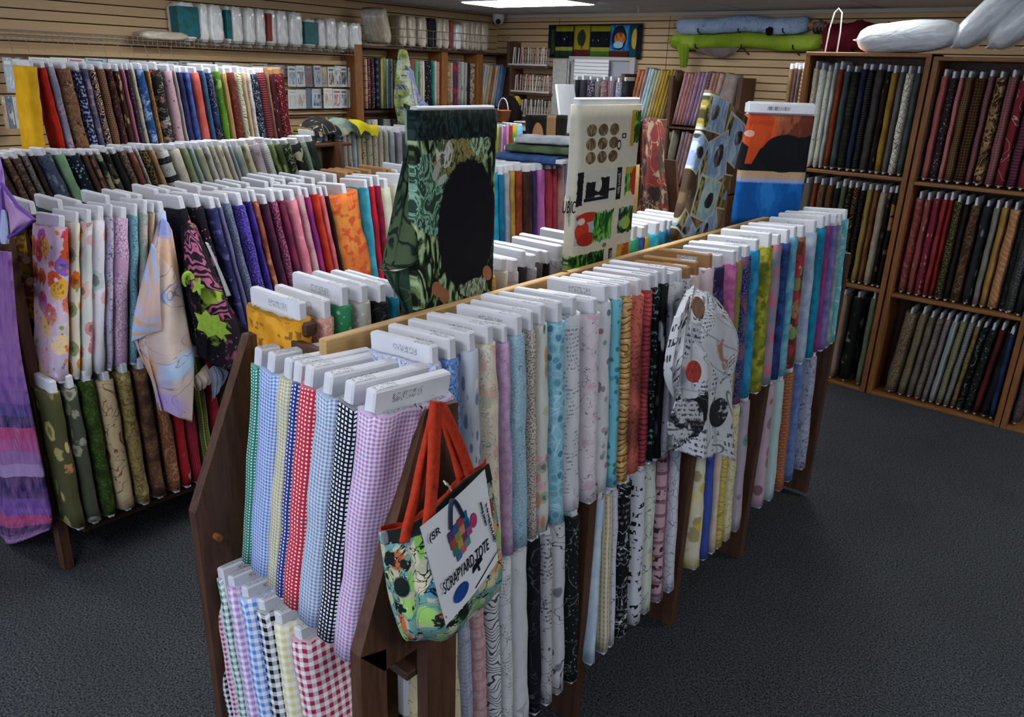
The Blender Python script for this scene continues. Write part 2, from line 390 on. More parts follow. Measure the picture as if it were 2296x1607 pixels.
def slatwall(name, a, b, ax, pos, sgn, off=0, pitch=.0737):
    """boards with a dark groove between them"""
    m = MB(); th = .018
    lo, hi = (pos - .05, pos - th) if sgn > 0 else (pos + th, pos + .05)
    z = 0
    def bx(p, q, z0, z1, bev=.001):
        if ax == 'y': m.box((p, a, z0), (q, b, z1), bev=bev)
        else: m.box((a, p, z0), (b, q, z1), bev=bev)
    bx(lo, hi, 0, ZC); back_ = m; m = MB()
    z = off
    while z < ZC:
        z1 = min(z + pitch - .0085, ZC)
        if sgn > 0: bx(pos - th, pos, max(z, 0), z1)
        else: bx(pos, pos + th, max(z, 0), z1)
        z += pitch
    o = struct(m.build(name, M_SLAT)); g = back_.build('groove_backing', M_GROOVE); g.parent = o; return o
slatwall('wall_left', -4.5, YB + .05, 'y', XL, 1, -.062, .0757)
slatwall('wall_back', XL - .05, 4.2, 'x', YB, -1, -.031, .0728)
struct(MB().box((4.1, -4.5, 0), (4.2, YB, ZC)).build('wall_right', M_WALLP))
for i, x in enumerate((1503, 1255)):   # joints between slat panels
    q = at(x, 40, Y=YB); struct(MB().box((q.x - .003, YB - .003, 0), (q.x + .003, YB + .01, ZC)).build('trim_%d' % (i + 1), M_DARKWOOD))
struct(MB().box((XL, YB - .03, ZC - .035), (4.1, YB, ZC), bev=.002).build('trim_3', plain('cream_trim', 'b9b0a0', .7, .2, .03)))
# ---------------------------------------------------------------- lights
s = NT('light_diffuser', .5, .3); s.b.inputs['Emission Color'].default_value = (.93, .97, 1, 1); s.b.inputs['Emission Strength'].default_value = 9.0; s.b.inputs['Base Color'].default_value = (.9, .9, .9, 1); M_LAMP = s.m
def troffer(x, y, lab):
    r = empty('ceiling_light', (x, y, ZC)); tag(r, lab, 'ceiling light', 'fluorescent ceiling lights')
    f = MB()
    for lo, hi in (((-.62, -.28, -.012), (.62, .28, 0)), ((-.62, -.28, -.022), (-.605, .28, -.01)), ((.605, -.28, -.022), (.62, .28, -.01))): f.box(lo, hi, bev=.002)
    o = f.build('frame', M_WHITEPL); o.parent = r
    o = MB().box((-.60, -.26, -.026), (.60, .26, -.011), bev=.008).build('diffuser', M_LAMP); o.parent = r
troffer(-5.22, 6.42, 'long fluorescent ceiling light glowing above the far left corner of the shop')
for x, y, w in ((-5.2, 3.3, 'over the aisle beside the pattern wall'), (-5.2, .2, 'over the left end of the shop'), (-2.2, 5.3, 'above the middle of the back racks'), (-1.9, 2.2, 'above the front fabric rack'),
             (-1.0, -.6, 'above the spot where the photo was taken'), (-2.5, 5.95, 'in front of the rolls on the far wall'), (1.4, 4.4, 'above the right bookcases'), (1.4, .8, 'above the open aisle at the right')):
    troffer(x, y, 'fluorescent ceiling light out of the frame ' + w)
w = bpy.data.worlds.new('world'); bpy.context.scene.world = w; w.use_nodes = True
w.node_tree.nodes['Background'].inputs[0].default_value = (.62, .74, 1, 1); w.node_tree.nodes['Background'].inputs[1].default_value = 1.1
# security dome and sprinkler
r = empty('security_camera', (-6.8, 7.82, ZC)); tag(r, 'small white dome security camera under the ceiling in the far corner', 'camera')
def dome(z0, r0, n, name, mat, flat=1):
    V = []; Fc = []
    for j in range(7):
        a = math.pi / 2 * j / 6
        for i in range(14): V.append((r0 * math.cos(a) * math.cos(i * math.tau / 14), r0 * math.cos(a) * math.sin(i * math.tau / 14), z0 - r0 * flat * math.sin(a)))
    for j in range(6):
        for i in range(14): Fc.append([j * 14 + i, j * 14 + (i + 1) % 14, (j + 1) * 14 + (i + 1) % 14, (j + 1) * 14 + i])
    o = mesh_obj(name, V, Fc, mat); o.parent = r
o = MB().tube([(0, 0, 0), (0, 0, -.05)], .075, 20).build('housing', M_WHITEPL); o.parent = r
dome(-.05, .07, 1, 'shell', M_WHITEPL); 
o = MB().tube([(.03, -.035, -.075), (.045, -.055, -.085)], .03, 14).build('lens', M_BLACK); o.parent = r
r = empty('sprinkler_head', tuple(at(1433, 14, Z=ZC)))
tag(r, 'tiny metal sprinkler head hanging from the grey ceiling', 'sprinkler')
o = MB().tube([(0, 0, 0), (0, 0, -.006)], .035, 14).tube([(0, 0, -.004), (0, 0, -.05)], .009).tube([(0, 0, -.05), (0, 0, -.054)], .022, 12).build('sprinkler_body', M_WIRE); o.parent = r
# ---------------------------------------------------------------- the front rack (fixture by the aisle)
def rack(name, lab, x0, x1, ys, parts=True): ...
r = empty('fabric_display_rack', (-1.3, .9, 0)); tag(r, 'dark wooden double sided fabric rack in front, gingham bolts on its near end', 'display rack')
def side_prof(yb0, ztop=1.30):
    return [(yb0 + .012, 0), (yb0, .86), (yb0 + .155, ztop - .005), (yb0 + .175, ztop + .01), (yb0 + .26, ztop - .015), (yb0 + .27, .55), (yb0 + .27, 0), (yb0 + .20, 0), (yb0 + .20, .70), (yb0 + .075, .79), (yb0 + .075, 0)]
# right end panel: slanted board, front and rear foot
m = MB()
def strip(pts, x0, x1): m.prism(pts, 0, x0, x1)
strip([(.742, 0), (.752, .86), (.815, .84), (.81, 0)], -.985, -.955)
strip([(.752, .86), (.925, 1.31), (1.01, 1.30), (1.01, 1.12), (.87, .80), (.81, .79)], -.985, -.955)
strip([(.80, .88), (1.01, .98), (1.01, .79), (.80, .79)], -.984, -.956)
strip([(.925, 0), (.925, .85), (1.01, .85), (1.01, 0)], -.986, -.954)
m.build('end_panel', M_DARKWOOD, r)
m = MB(); strip([(.80, 0), (.79, .88), (.972, 1.285), (1.06, 1.285), (1.06, 0)], -1.635, -1.605); m.build('end_panel', M_DARKWOOD, r)
m = MB(); m.box((-1.36, .99, .12), (-1.335, 3.55, 1.335)); m.build('centre_board', M_PLY, r)
m = MB(); m.box((-1.62, 1.0, 1.27), (-.99, 1.02, 1.30), bev=.002); m.box((-1.6, 1.012, .8), (-1.0, 1.03, 1.2)); m.build('end_back_panel', M_DARKWOOD, r)
for z in (.70, .16):
    MB().box((-1.34, 1.0, z - .02), (-1.13, 3.52, z + .0)).build('ledge', M_DARKWOODH, r)
    MB().box((-1.60, .90, z - .02), (-.99, 1.0, z + .0)).build('ledge', M_DARKWOODH, r)
    MB().box((-1.64, 1.0, z - .02), (-1.37, 3.52, z + .0)).build('ledge', M_DARKWOODH, r)
MB().tube([(-1.62, 1.075, 1.235), (-1.44, 1.065, 1.225)], .013).build('dowel', M_PINE, r)
MB().tube([(-1.61, .835, .80), (-1.585, .835, .80)], .009).build('dowel', M_PINE, r)
for px_ in (1345, 1573, 1728):
    y0 = along(px_, .765, X=-1.03) - .03
    MB().box((-1.33, y0 - .018, 0), (-1.03, y0 + .018, .80)).build('post', M_DARKWOOD, r)
MB().box((-1.30, 3.53, .02), (-1.02, 3.56, 1.2)).build('far_panel', M_DARKWOOD, r)
MB().box((-1.64, 3.53, .02), (-1.30, 3.56, 1.2)).build('far_panel', M_DARKWOOD, r)
bl = MB().box((-1.56, 1.02, 1.305), (-1.45, 1.06, 1.34), bev=.006).build('wood_block', M_DARKWOODH); tag(bl, 'small dark wooden block beside the yellow bolt on the front rack', 'block')
# gingham bolts at the near end
G = [('green', '2f8a6c', .05), ('sky blue', '3f78c8', .078), ('yellow', 'b3a140', .06), ('navy', '27377a', .062), ('red', 'c8323f', .06), ('pale blue', '6c88ae', .072), ('black', '15171f', .064), ('pink', 'b06cac', .072)]
EDG = (553, 567, 612, 640, 654, 690, 738, 783)
for i, (n, c, t) in enumerate(G):
    f = i / 7; ytop = .93 - .115 * f; zt = 1.235 + .085 * f; xa = along(EDG[i], zt, Y=ytop); xe = along(EDG[i + 1], zt, Y=ytop - .016) if i < 7 else -.962; t = xe - xa; cx = (xa + xe) / 2
    w = 'f' if 0 else ''
    spec = f'd3d7e2|g:{c},{.0088 if i else .0075}'
    if n == 'navy': spec = f'd5d9ea|g:{c},.009'
    if n == 'black': spec = 'dfe3ea|b:15171f,.0095,.0095,.0021'
    if n == 'red': spec = 'efe5e6|b:c22f3e,.0095,.0095,.0026'
    if n == 'green': spec = 'e6efec|b:26806a,.008,.008,.0022'
    if n == 'navy': spec = 'e2e6f2|b:27377a,.009,.009,.0023'
    h = .545; xb = .045; cx -= .05
    if n == 'black': nn = 'black and white window check'
    else: nn = f'{n} gingham'
    bolt((cx, ytop - xb + .105, zt - h), 0, h, .21, t * .97, fab(spec), innermat(c if 0 else 'd0d4dc'), lean=math.asin(xb / h), tilt=.096, up=.045, lab=f'{nn} bolt on the upper near end of the front rack', group='gingham bolts on the near end', detail=2, cap=.026)
G2 = [('black', '15171f', .03), ('magenta', 'b0336d', .03), ('green', '1f7357', .035), ('lilac', 'b583c6', .045), ('sky blue', '4f86d6', .06), ('black and white', '14151c', .062), ('yellow', 'd6cd7e', .055), ('red', 'a8223c', .075)]
x = 0
for i, (n, c, t) in enumerate(G2):
    f = i / 7; cx = -1.575 + x + t / 2; x += t + .012; zt = .685 + .03 * f; h = .53
    spec = f'e4e6ea|g:{c},{(.016, .014, .018, .018, .02, .022, .02, .021)[i]}'
    bolt((cx, .80 + .105 - .03 * f, zt - h), 0, h, .21, t, fab(spec), innermat('d0d4dc'), lean=math.radians(3), tilt=math.radians(-13 + 2 * f), up=.028, lab=f'large check {n} gingham bolt low on the near end of the front rack', group='gingham bolts on the near end', detail=2, cap=.026)
up = row("""
968;1006;white and blue squiggle;cfd3e4|w:6d7fb4,45,.03|k:8c9ac8,60,.04
1007;1040;denim blue;5d84bd|n:86a8d6,60|x:4a6ba2,200
1046;1080;grey leaf sprig;b9c0cc|l:6e82a0,60,.35|l:e0dfe0,50,.25,-.5
1084;1122;cream terracotta floral;e0d4c0|f:f2e9d8+b8663f+4c6780+c0765a+7c8a6c,26,.42|w:8a9aa0,30,.015
1126;1147;dusty mauve;b695b8|x:a07ea6,300|n:c3a5c4,50
1149;1186;grey teal terrazzo;8fb2c2|v:6f93ac+7fa4a8+a8c4d0,40,.33|x:a9c6d0,200
1188;1206;beige speckle;c9bab0|x:6e665f,260
1208;1238;tropical lily;c8cbc2|f:e8e0d8+c23a58+d0668a+2f5f45+7f8f2a,22,.5|l:2a5540+5f8f6a,30,.3|l:c8906e,22,.25,-.7
1240;1270;aqua pebble;86b8cc|v:5f97ab+4d8298+6ea5b6,42,.42|k:aad2de,42,.04
1273;1322;white birch text;d4d6da|t:8c8e96,.011,22|l:bfc2c8,30,.2,1.4
1324;1350;pale pink script;d3c8ce|w:7a6c74,22,.012|v:c9a6b4+d8d3d4,14,.3
1352;1384;white terrazzo;d2d2d4|v:a3747f+8f9aa6+7e9a92+b29ba2+707a84,32,.32
1379;1396;teal pebble;6fb0c0|v:2d7f96+357a72+4d99ac,48,.38
1398;1420;stacked tan stripe;c99c5e|h:6f4a28,62,.25,.04|h:e2c184,31,.18,.05|v:93642f+d8b074,40,.3
1424;1453;coral newsprint;cf6f5d|w:7e3a34,26,.016|t:9a4a42,.016,18
1455;1470;brick red rows;c65a5c|h:8d2f38,70,.3,.03|v:a83f48,60,.3
1472;1483;black with green specks;15171a|t:6d8f86,.02,30|v:c8cccc+4f9a7c,60,.16
1485;1500;black and white floral;17171a|l:c8c6c8+5a5a5c,30,.34
1503;1520;white sketch;cfcdd2|w:5f5c66,20,.014
1523;1540;white column print;d6d6da|w:74727a,16,.012
1543;1558;white book print;cccace|t:66646c,.014,20;t
1562;1578;blush stone;cdb7b8|v:b49a9e+dcc8c6,30,.3;t
1582;1603;blush polka stone;d3bcc2|v:a0828c+c39aa6,26,.26;t
1606;1640;purple hearts;2f2248|f:7d6aa0+4b3d74+8f86b4+3a3460,20,.5|l:4f6a44,24,.12
1642;1654;orchid pink;b5578e|n:cf78a6,40
1656;1671;olive mushroom;8c8846|v:b96a6a+c2a05a+5c7442,26,.36
1673;1694;midnight rainbow speck;2b2c52|n:8a4a4a,16,.5,.6|x:5a6a9a,160
1696;1712;cerulean;1878a0|n:3a9ac4,24
1715;1741;moss green;8f9430|n:5f6a1e,22|n:b4a838,30,.5,.6
1743;1762;pink grey wash;a98b9a|n:7f8a98,12|n:c77088,16,.52,.6
1764;1775;deep navy;1f2f5a|n:35508a,24
1777;1790;light teal;4f93ad|n:75b2c4,30
1794;1822;brown heart candy;5a3726|f:a03a40+b23a44+7f9a62+a87c5a+d0b078,20,.52|v:c0a878+8c5b3a,24,.2
1824;1836;powder blue;96a6c0|n:b7c0d0,20
1838;1857;deep teal;10708c|v:4fa6a0,30,.12|n:1a86a2,20
1859;1868;magenta;a1417e|n:7a3a78,20
1870;1880;violet blue;5a5e96|n:8a74a8,20
1882;1890;grey willow;93a8a4|n:6e8a8c,20
1892;1906;aqua pool;6fb7c0|n:4aa0b0,20|n:9fd0d0,30,.55,.6
""", "on the front rack's aisle side", 'bolts on the aisle side of the front rack', X=-1.045, zt=1.335, zb=.79, depth=.20, xb=.035, detail=2, up=.045, tilt=.0, tmax=.075, jit=.007)
low = row("""
1002;1027;cream tan twig;cfc5a0|w:8d8058,12,.014
1029;1058;grey blue woven check;aab0c0|g:9299ae,.012|w:7e86a0,18,.02
1062;1095;faded pink plaid;c7a3a6|b:b08488,.05,.03,.004|x:b58f94,160
1097;1124;white with black waves;c9c9cc|h:4a4a4e,75,.28,.1
1127;1154;white french script;cbcbce|t:8c8c92,.010,24|w:8a8a90,10,.01
1157;1194;plain white;c6c6ca|w:a0a0a6,8,.006
1197;1221;black;121318|w:4a4c55,9,.008
1224;1245;grey sewing print;b5b3b4|t:55535a,.013,20|w:5e5c62,12,.014
1248;1277;white circle map;c0bebf|w:4a484c,7,.012|v:77757a,9,.2
1281;1306;black green dot;14181a|v:5f7a6c+a8b4ae,80,.22|w:6d706c,10,.012
1345;1359;pale sky blue;a9bdd0|n:bccbd8,20;T-.03
1361;1376;beige dashes;b5a888|h:968662,60,.3|u:d0c6ac,80,.5
1378;1391;white scribble;c3c2cc|w:5f5d68,14,.012
1393;1430;black with white writing;101114|w:b8bac0,12,.014|t:6a6c70,.02,14
1432;1455;white with black pens;c4c6cc|t:17181b,.03,26
1457;1482;pale green cat;c2c8bc|w:707a70,10,.012|v:8fa294+d0b070,14,.2
1485;1514;pink black blocks;b793a0|b:7d5f68,.05,.05,.006|t:3a2a30,.035,14
1516;1534;white cracked;c4c6d0|k:7f828c,30,.03
1573;1594;white yellow floral;cfc9b0|f:d8c060+c9a83a+d8cb92+8c8468,18,.4
1597;1616;cobalt blue;3c4f9c|l:5a6cb8,24,.25
1618;1626;tan beige;c2ac98|n:d0bba6,14
1628;1644;yellow ripple;c2b05a|h:9c8a40,60,.3,.08
1646;1664;cream dashes;cec49c|t:6e684c,.008,40
1667;1690;lilac succulent;a599a4|f:5f7f80+6c8a86+7f6a84,12,.42
1728;1744;mauve jar;b39ba6|v:7f5a64+8a6a74,12,.35
1747;1764;mint leaf;a8c0bc|l:5f9aa0+8c7f84,16,.35
1768;1790;orange brick;b0704c|b:8a5238,.03,.014,.003
1793;1810;steel blue;51699c|n:6a80ac,30
1812;1850;grey birch branches;a2a6b8|w:5a5f74,26,.03|l:7d829a,30,.25
""", 'low on the front rack', 'bolts low on the aisle side of the front rack', X=-1.03, zt=.765, zb=.215, depth=.20, xb=.035, detail=2, up=.04, tilt=.0, tmax=.07, selv=True)
lf = row("""
655;716;golden yellow;d79a2a|n:c08018,20|t:8a5f20,.04,8
718;757;salmon pink speckle;c98d84|x:e0b0a4,140
760;801;emerald bubble;2f7f54|v:8fc09c,60,.3
804;842;silver bead;a6a39c|v:c8c6c0,80,.35
845;878;black damask;121214|w:3a3a3c,14,.03
881;906;turquoise;2f93ae|n:1d7c98,16
""", 'behind the plywood board', 'bolts on the far side of the front rack', X=-1.455, zt=1.345, zb=.79, depth=.21, detail=2, up=.045, tmax=.075)
lf += row("""
1096;1127;ochre bark;a5813a|w:7a5c24,24,.05
1130;1147;oatmeal;c3b5a8|n:d0c4b8,20
1149;1173;lilac grey linen;b5aeb4|b:9a949c,.08,.1,.003
1175;1190;charcoal;2c2b2f|w:8a8a8c,10,.014
1192;1212;smoke grey;94929a|n:7c7a84,20
1214;1230;graphite;4b474e|n:5d5860,30
1232;1243;jet black;131314|n:1c1c1e,20
1246;1266;pale graphite map;a19da4|w:5f5c64,12,.014
1268;1285;pewter;77757a|n:8f8d92,20
1300;1350;sage cotton;8a9a84|n:9aaa90,20;s
1360;1405;straw cotton;c2b28a|n:b0a078,20;s
1411;1437;jade green;3f9a7c|n:2f8468,20
1439;1448;royal navy;1f3f6c|n:2a5080,20
1450;1465;marigold;d4a23c|n:c08e2a,20
1467;1485;turquoise batik;2a8aac|n:3fb0c0,24
1487;1503;peacock teal;2f7f92|n:1f5f84,20
1505;1516;ocean blue;255f96|n:3a7ab0,20
1518;1532;olive brown;6e6a4c|n:4f4c38,20
1534;1550;dull green;7c806a|n:60644e,20
""", 'on the front rack\'s far side', 'bolts on the far side of the front rack', X=-1.455, zt=1.335, zb=.79, depth=.21, detail=1, up=.045, tmax=.07, jit=.012)
# ---------------------------------------------------------------- the second rack, across the aisle
def plain_rack(lab, xl, xr, y0, y1, top=1.30, name='fabric_display_rack', mid=None, tiers=(.72, .18), near=True):
    r = empty(name, ((xl + xr) / 2, y0, 0)); tag(r, lab, 'display rack'); xm = (xl + xr) / 2
    for y in ((y0 - .03, y1) if near else (y1,)):
        m = MB(); m.prism([(xl - .02, 0), (xl, .8), (xl + .08, top), (xr - .08, top), (xr, .8), (xr + .02, 0), (xr - .08, 0), (xr - .1, .12), (xl + .1, .12), (xl + .08, 0)], 1, y, y + .03)
        m.build('end_panel', M_DARKWOOD, r)
    MB().box((xm - .012, y0, .12), (xm + .012, y1, top)).build('centre_board', M_PLY, r)
    for z in tiers:
        MB().box((xm + .012, y0, z - .02), (xr - .06, y1, z)).build('ledge', M_DARKWOODH, r)
        MB().box((xl + .06, y0, z - .02), (xm - .012, y1, z)).build('ledge', M_DARKWOODH, r)
    return r
r = plain_rack('dark wooden fabric rack across the aisle, filled with bright batik and floral bolts', -3.58, -2.86, .99, 5.45, near=False)
MB().box((-3.02, .915, 0), (-2.97, .955, 1.34)).build('post', M_DARKWOOD, r)
for z in (1.235, 1.16): MB().tube([(-3.5, .975, z), (-2.93, .965, z + .005)], .014).build('rail', M_DARKWOODH, r)
row("""
120;163;red and lilac bouquet floral;cfb8c8|f:f4ecdc+d0522e+b04a9a+e0a83a+8a5fb4+c9384e,14,.6|v:e07a3a+7f9a3c+d9c8e0,34,.3;T-0.095
167;186;orange leaf floral;d8d2c0|f:f0e6c8+cf6a24+d98a2c+8f9a6c,16,.5|l:8a9a5c,26,.2;T-0.095
188;212;pale coral sprig;d6d6d2|f:e8e0d8+c4546a+d98a5a+c9909a,13,.4|l:7fa0a0,20,.14;T-0.095
214;244;orange and magenta floral;dcd9e2|f:f2e6d0+d9782a+c2408a+d94e2a+6aa8bc+8f3a96,14,.58|l:b0b84a,22,.2;T-0.095
247;261;lilac scribble;b9b2c6|w:5e5a78,22,.02;T-0.095
263;297;pink crackle;d2b8cc|k:a0648c,95,.09|n:c79aba,8,.5,.6;T-0.095
299;317;seafoam crackle;7fadb6|k:4e7c8a,95,.09;T-0.095
319;337;peach and mint;b9aea4|n:9ab0a2,9|w:8e7a74,30,.02;T-0.095
339;351;apricot linen;c2a48c|n:b08f7a,14;T-0.095
354;378;powder blue;a8bcd8|n:bccbe2,9;T0.02
402;430;black sunburst floral;17131c|f:8fae3a+a03f6a+6f8f2a+c9668a,12,.36;T0.08
434;462;black pink dot;17121a|v:c07a9a,60,.2|f:a8c04a+8f4a7a+6a8a3a,10,.3;T0.08
466;489;navy violet batik;3a3a6a|n:24264a,12|n:5a5a90,30,.55,.6;T0.08
491;504;lavender grey;7a749c|n:68648a,14;T0.08
507;524;slate batik;62687f|n:4c5268,14|x:8088a0,160;T0.08
527;552;royal purple batik;45348c|n:2a2560,12|x:6a58b8,140;T0.08
555;566;violet batik;4f3c96|n:33286a,14;T0.08
568;584;rust batik;9a5640|n:7a3a30,16|n:b8785a,30,.55,.62;T0.08
587;603;aubergine batik;4f2440|n:3a1a30,14;T0.08
606;624;plum batik;75304f|n:571f3e,12|x:9a5a78,120;T0.08
627;643;raspberry wine batik;7f2f4c|n:5f2240,12;T0.08
646;668;rose pink batik;d07f8e|n:c2667c,10|n:e0a0a8,20,.55,.65;T0.08
670;686;dusty rose crackle;b07a84|k:8a5560,60,.05|n:c29aa0,10;T0.08
688;701;magenta batik;a8326c|n:7a2a72,10;T0.08
703;717;orange red batik;c23a22|n:a82a18,14;T0.08
719;731;coral pink;cc6a72|n:b8525e,14;T0.08
733;739;dark chocolate;2c1d1a|n:1c1210,10;T0.08
741;812;orange batik, wide side out;cf6c34|n:d98a3e,10|n:c2502a,22,.5,.58|u:b8562c,60,.06,.06;w,T0.08
817;829;turquoise batik;3fa0b4|n:2f8aa0,14;T0.03
832;844;scarlet batik;bb1c30|n:94142a,14;T0.03
847;856;crimson batik;8a1f36|n:6a162a,14;T0.03
860;882;pale cream;c9c8b4|n:b8b8a0,10;T0.03
890;920;ivory slub;c4c0ac|n:b0ac96,10;T0,s
925;960;sage slub;9aa08a|n:868c76,10;T0,s
965;1000;mushroom slub;8a8076|n:766c62,10;T0,s
1005;1050;stone slub;96928e|n:827e7a,10;T0,s
1055;1095;fern slub;5e7a5a|n:4a6446,10;T0,s
1106;1119;bright teal;157f9c|n:2595b0,14;T0
1121;1131;deep teal;0f5a7c|n:1a6f92,14;T0
1133;1145;silver grey;9c9ea8|n:8a8c96,20;T0
1147;1159;antique gold;a88a3e|n:8e7230,20;T0
1161;1176;copper brown;8c3c1e|n:6e2c18,14;T0
1178;1195;dark espresso;2f1a18|n:46281c,14;T0
1197;1205;indigo;3a2f5e|n:2c2448,14;T0
1207;1229;orchid pink;b868a8|n:a85898,10;T0
1231;1242;brick red;9a3440|n:842a38,14;T0
1244;1254;deep red;8e2c3a|n:a83a44,14;T0
1256;1266;dusty salmon;b0817c|n:a0716c,14;T0
1268;1279;pale blue;94a8bc|n:a8bacc,14;T0
1284;1330;fog grey;8e9298|n:7a7e84,14;T0,s
1335;1380;blush beige;b5a096|n:a08c82,14;T0,s
""", 'on the second rack', 'bolts on the aisle side of the second rack', X=-2.87, zt=1.355, zb=.80, depth=.20, xb=.035, detail=1, up=.045, tilt=.06, tmax=.085, jit=.008)
row("""
107;141;olive red bloom floral;4c4a2c|f:d0b878+a8402e+8c8a4c+6a6a3a,9,.42|l:c0b070+7a7a4c,24,.2
144;180;grey green rose;474c3c|f:c8c4b4+8f9080+6f7462+84806e,15,.5|l:6a7048,24,.22
183;219;moss green;34491c|x:4c6a24,120|n:24340f,20
221;264;cream red rose;c2ac84|f:8a2430+b04048+a8563e,11,.28|w:7a4a38,9,.014
267;298;antique gold paisley;94804e|w:6a5632,26,.05|v:b0a070,24,.25
303;338;brown paisley;694834|w:8e6c48,30,.05|n:4c3226,16
345;372;brick tan vine;7a4a34|w:a07a50,20,.04
375;399;red floral;941c20|f:d0a88c+c08a70+b57a66,16,.42
401;426;red pinstripe;8c2030|u:5f1420,120,.3
430;454;green plaid;64692c|b:3c4420,.012,.012,.0016|u:8a8e4c,50,.2
457;480;plain crimson;96202e|n:7f1a28,20
484;505;dark brown homespun;3a2620|n:4e342a,20;s
508;530;wine homespun;4c1c28|n:621f30,20;s
534;560;navy homespun;22283c|n:2c3450,20;s
""", 'low on the second rack', 'bolts low on the aisle side of the second rack', X=-2.83, zt=.785, zb=.235, depth=.20, xb=.02, detail=1, up=.04, tilt=.0, tmax=.085, selv=True)
def board_row(data, place, group, X, zt=1.34, zb=.8, y0=1.1, pitch=None, depth=.21, detail=1, what='fabric bolt', rot=0, stuff=False):
    """bolts seen mostly from above: spine at X, spread from y0 with the given widths"""
    y = y0; items = [l.strip().split(';') for l in data.strip().split('\n')]
    for i, a in enumerate(items):
        t = float(a[0]); desc, spec = a[1], a[2]; opt = a[3] if len(a) > 3 else ''
        h = zt - zb + RND.uniform(-.012, .01)
        pos = mk_label(desc, items[i - 1][1] if i else None, items[i + 1][1] if i + 1 < len(items) else None, place, what); lab = pos; k = 2
        while lab in LABELS and not stuff: lab = trim(pos, 14) + ', again'
        bb = bolt((X - depth / 2 + RND.uniform(-.012, .012), y + t / 2, zb), math.pi / 2 + RND.uniform(-.05, .05) + rot, h, depth, t * .93, fab(spec), innermat(spec), tilt=math.radians(RND.uniform(-3, 1)), up=.05, cardmat=M_TAN if 't' in opt else M_CARD, lab=None if stuff else lab, group=group, detail=detail)
        if stuff: STUFF.append(bb)
        y += t + (.015 if 'g' not in opt else .05)
board_row("""
.05;sunflower brown;7a5c28|f:3a2614+e0b030+d0a024,11,.5|n:2a3018,9,.52,.56
.045;sunflower black;1a1710|f:5a3a14+cfa02a+c09020,10,.45;g
.045;dark ivy;20261c|l:4a5a34,24,.3
.045;black olive floral;1c1a16|f:8a8a3a+6f6f2c+94904a,14,.4;g
.05;charcoal vine;241c22|w:4a3c44,20,.03
.05;gold tiger lily;9a6a1c|f:3a2410+c89a2a+a87a20,14,.5
.05;amber leaf;96682c|l:6a4418,24,.3
.05;tan fern;8c6a3e|l:5f4424,24,.3
.05;pumpkin swirl;b2622a|w:7a3612,10,.04
.07;flame orange;bb5a1c|w:8a3410,8,.03|n:d8782a,8
.05;russet leaf;7a3c1c|l:b5703a,26,.3
.045;midnight blue;1f3350|n:2c4a70,14
.04;taupe print;6e6452|w:4a4234,20,.03
.04;ink grey;34343e|n:22222a,14
.04;steel teal;2a5f80|n:1f4a6a,14
.05;lagoon teal;2f7f92|k:1f5f74,40,.06
.05;cobalt teal;1f5a8c|n:2f74a8,12
.04;ice blue;8fa8b4|n:a8bcc6,12
.045;jade;1f8a8c|n:2fa0a0,12
""", 'on the second rack, far row', 'bolts on the far side of the second rack', -3.17, y0=1.03)
board_row("""
.045;black cameo;17161a|f:a0a0a4+7a5a4a+8c8c90,12,.4
.04;black cherry;2a1418|n:4a1c22,12
.045;rust dot;6a2420|v:a86048,30,.3
.04;charcoal leaf;2a2a2e|l:5a5a60,22,.3
.045;cream house print;b4a890|b:6a5e4a,.04,.03,.003
.04;tan check;9a8468|g:7a6448,.02
.05;stone map;9a968e|w:5e5a52,18,.02
.045;red kraft;8a3a34|n:a85048,14;t
.045;poppy kraft;a84038|w:d8b0a0,20,.03;t
.04;berry kraft;7a2430|n:5f1a24,14;t
.045;barn kraft;84302c|g:6a2020,.02;t
.045;garnet kraft;6e1f2c|n:8a2c38,14;t
.05;brick kraft;94402e|n:7a3224,14;t
.04;cranberry;8a2230|w:d0c0c0,16,.02
.045;holly red;981f2c|v:d0b8b0,30,.2
.05;snow white;b8bcc0|n:c8ccd0,14
.045;frost;aab0b8|n:b8bec6,14
""", 'on the second rack, middle row', 'bolts on the far side of the second rack', -3.20, y0=2.13, stuff=True)
board_row("""
.05;ash white;b0b0b4|n:c0c0c4,14
.05;parchment;b4ac98|n:c4bca8,14
.045;mist blue;98a8b4|n:a8b8c4,14
.045;dove grey;9a9aa0|n:a8a8ae,14
.045;bone;b8b0a4|n:c8c0b4,14
.045;linen;aaa08e|n:bab09e,14
""", 'on the second rack, end row', 'bolts on the far side of the second rack', -3.12, y0=3.45, stuff=True)
# two bolts lying flat on top of the second rack, and the tall ones at its end
def flat_bolt(name, x, y, z, rz, w, d, t, spec, lab):
    b = bolt((x, y, z + t / 2), 0, w, d, t, fab(spec), innermat(spec), lab=lab, up=.05)
    b.rotation_euler = (Matrix.Rotation(rz, 3, 'Z') @ Matrix.Rotation(math.pi / 2, 3, 'Y')).to_euler('XYZ'); return b
q = at(1165, 355, Z=1.43)
for k, (sp, lb) in enumerate((('3a5a8c|n:2a4470,12', 'blue fabric bolt lying flat on top of the second rack, under the green one'), ('5a6a4c|n:44523a,12', 'green fabric bolt lying flat on top of the second rack'), ('b8bcc0|n:a0a4a8,12', 'white fabric bolt lying flat on top of the pile on the second rack'))):
    flat_bolt('fabric_bolt', -3.22 + .03 * k, 3.78 + .03 * k, 1.385 + .05 * k, math.radians(8 + 9 * k), .42, .22, .048, sp, lb)
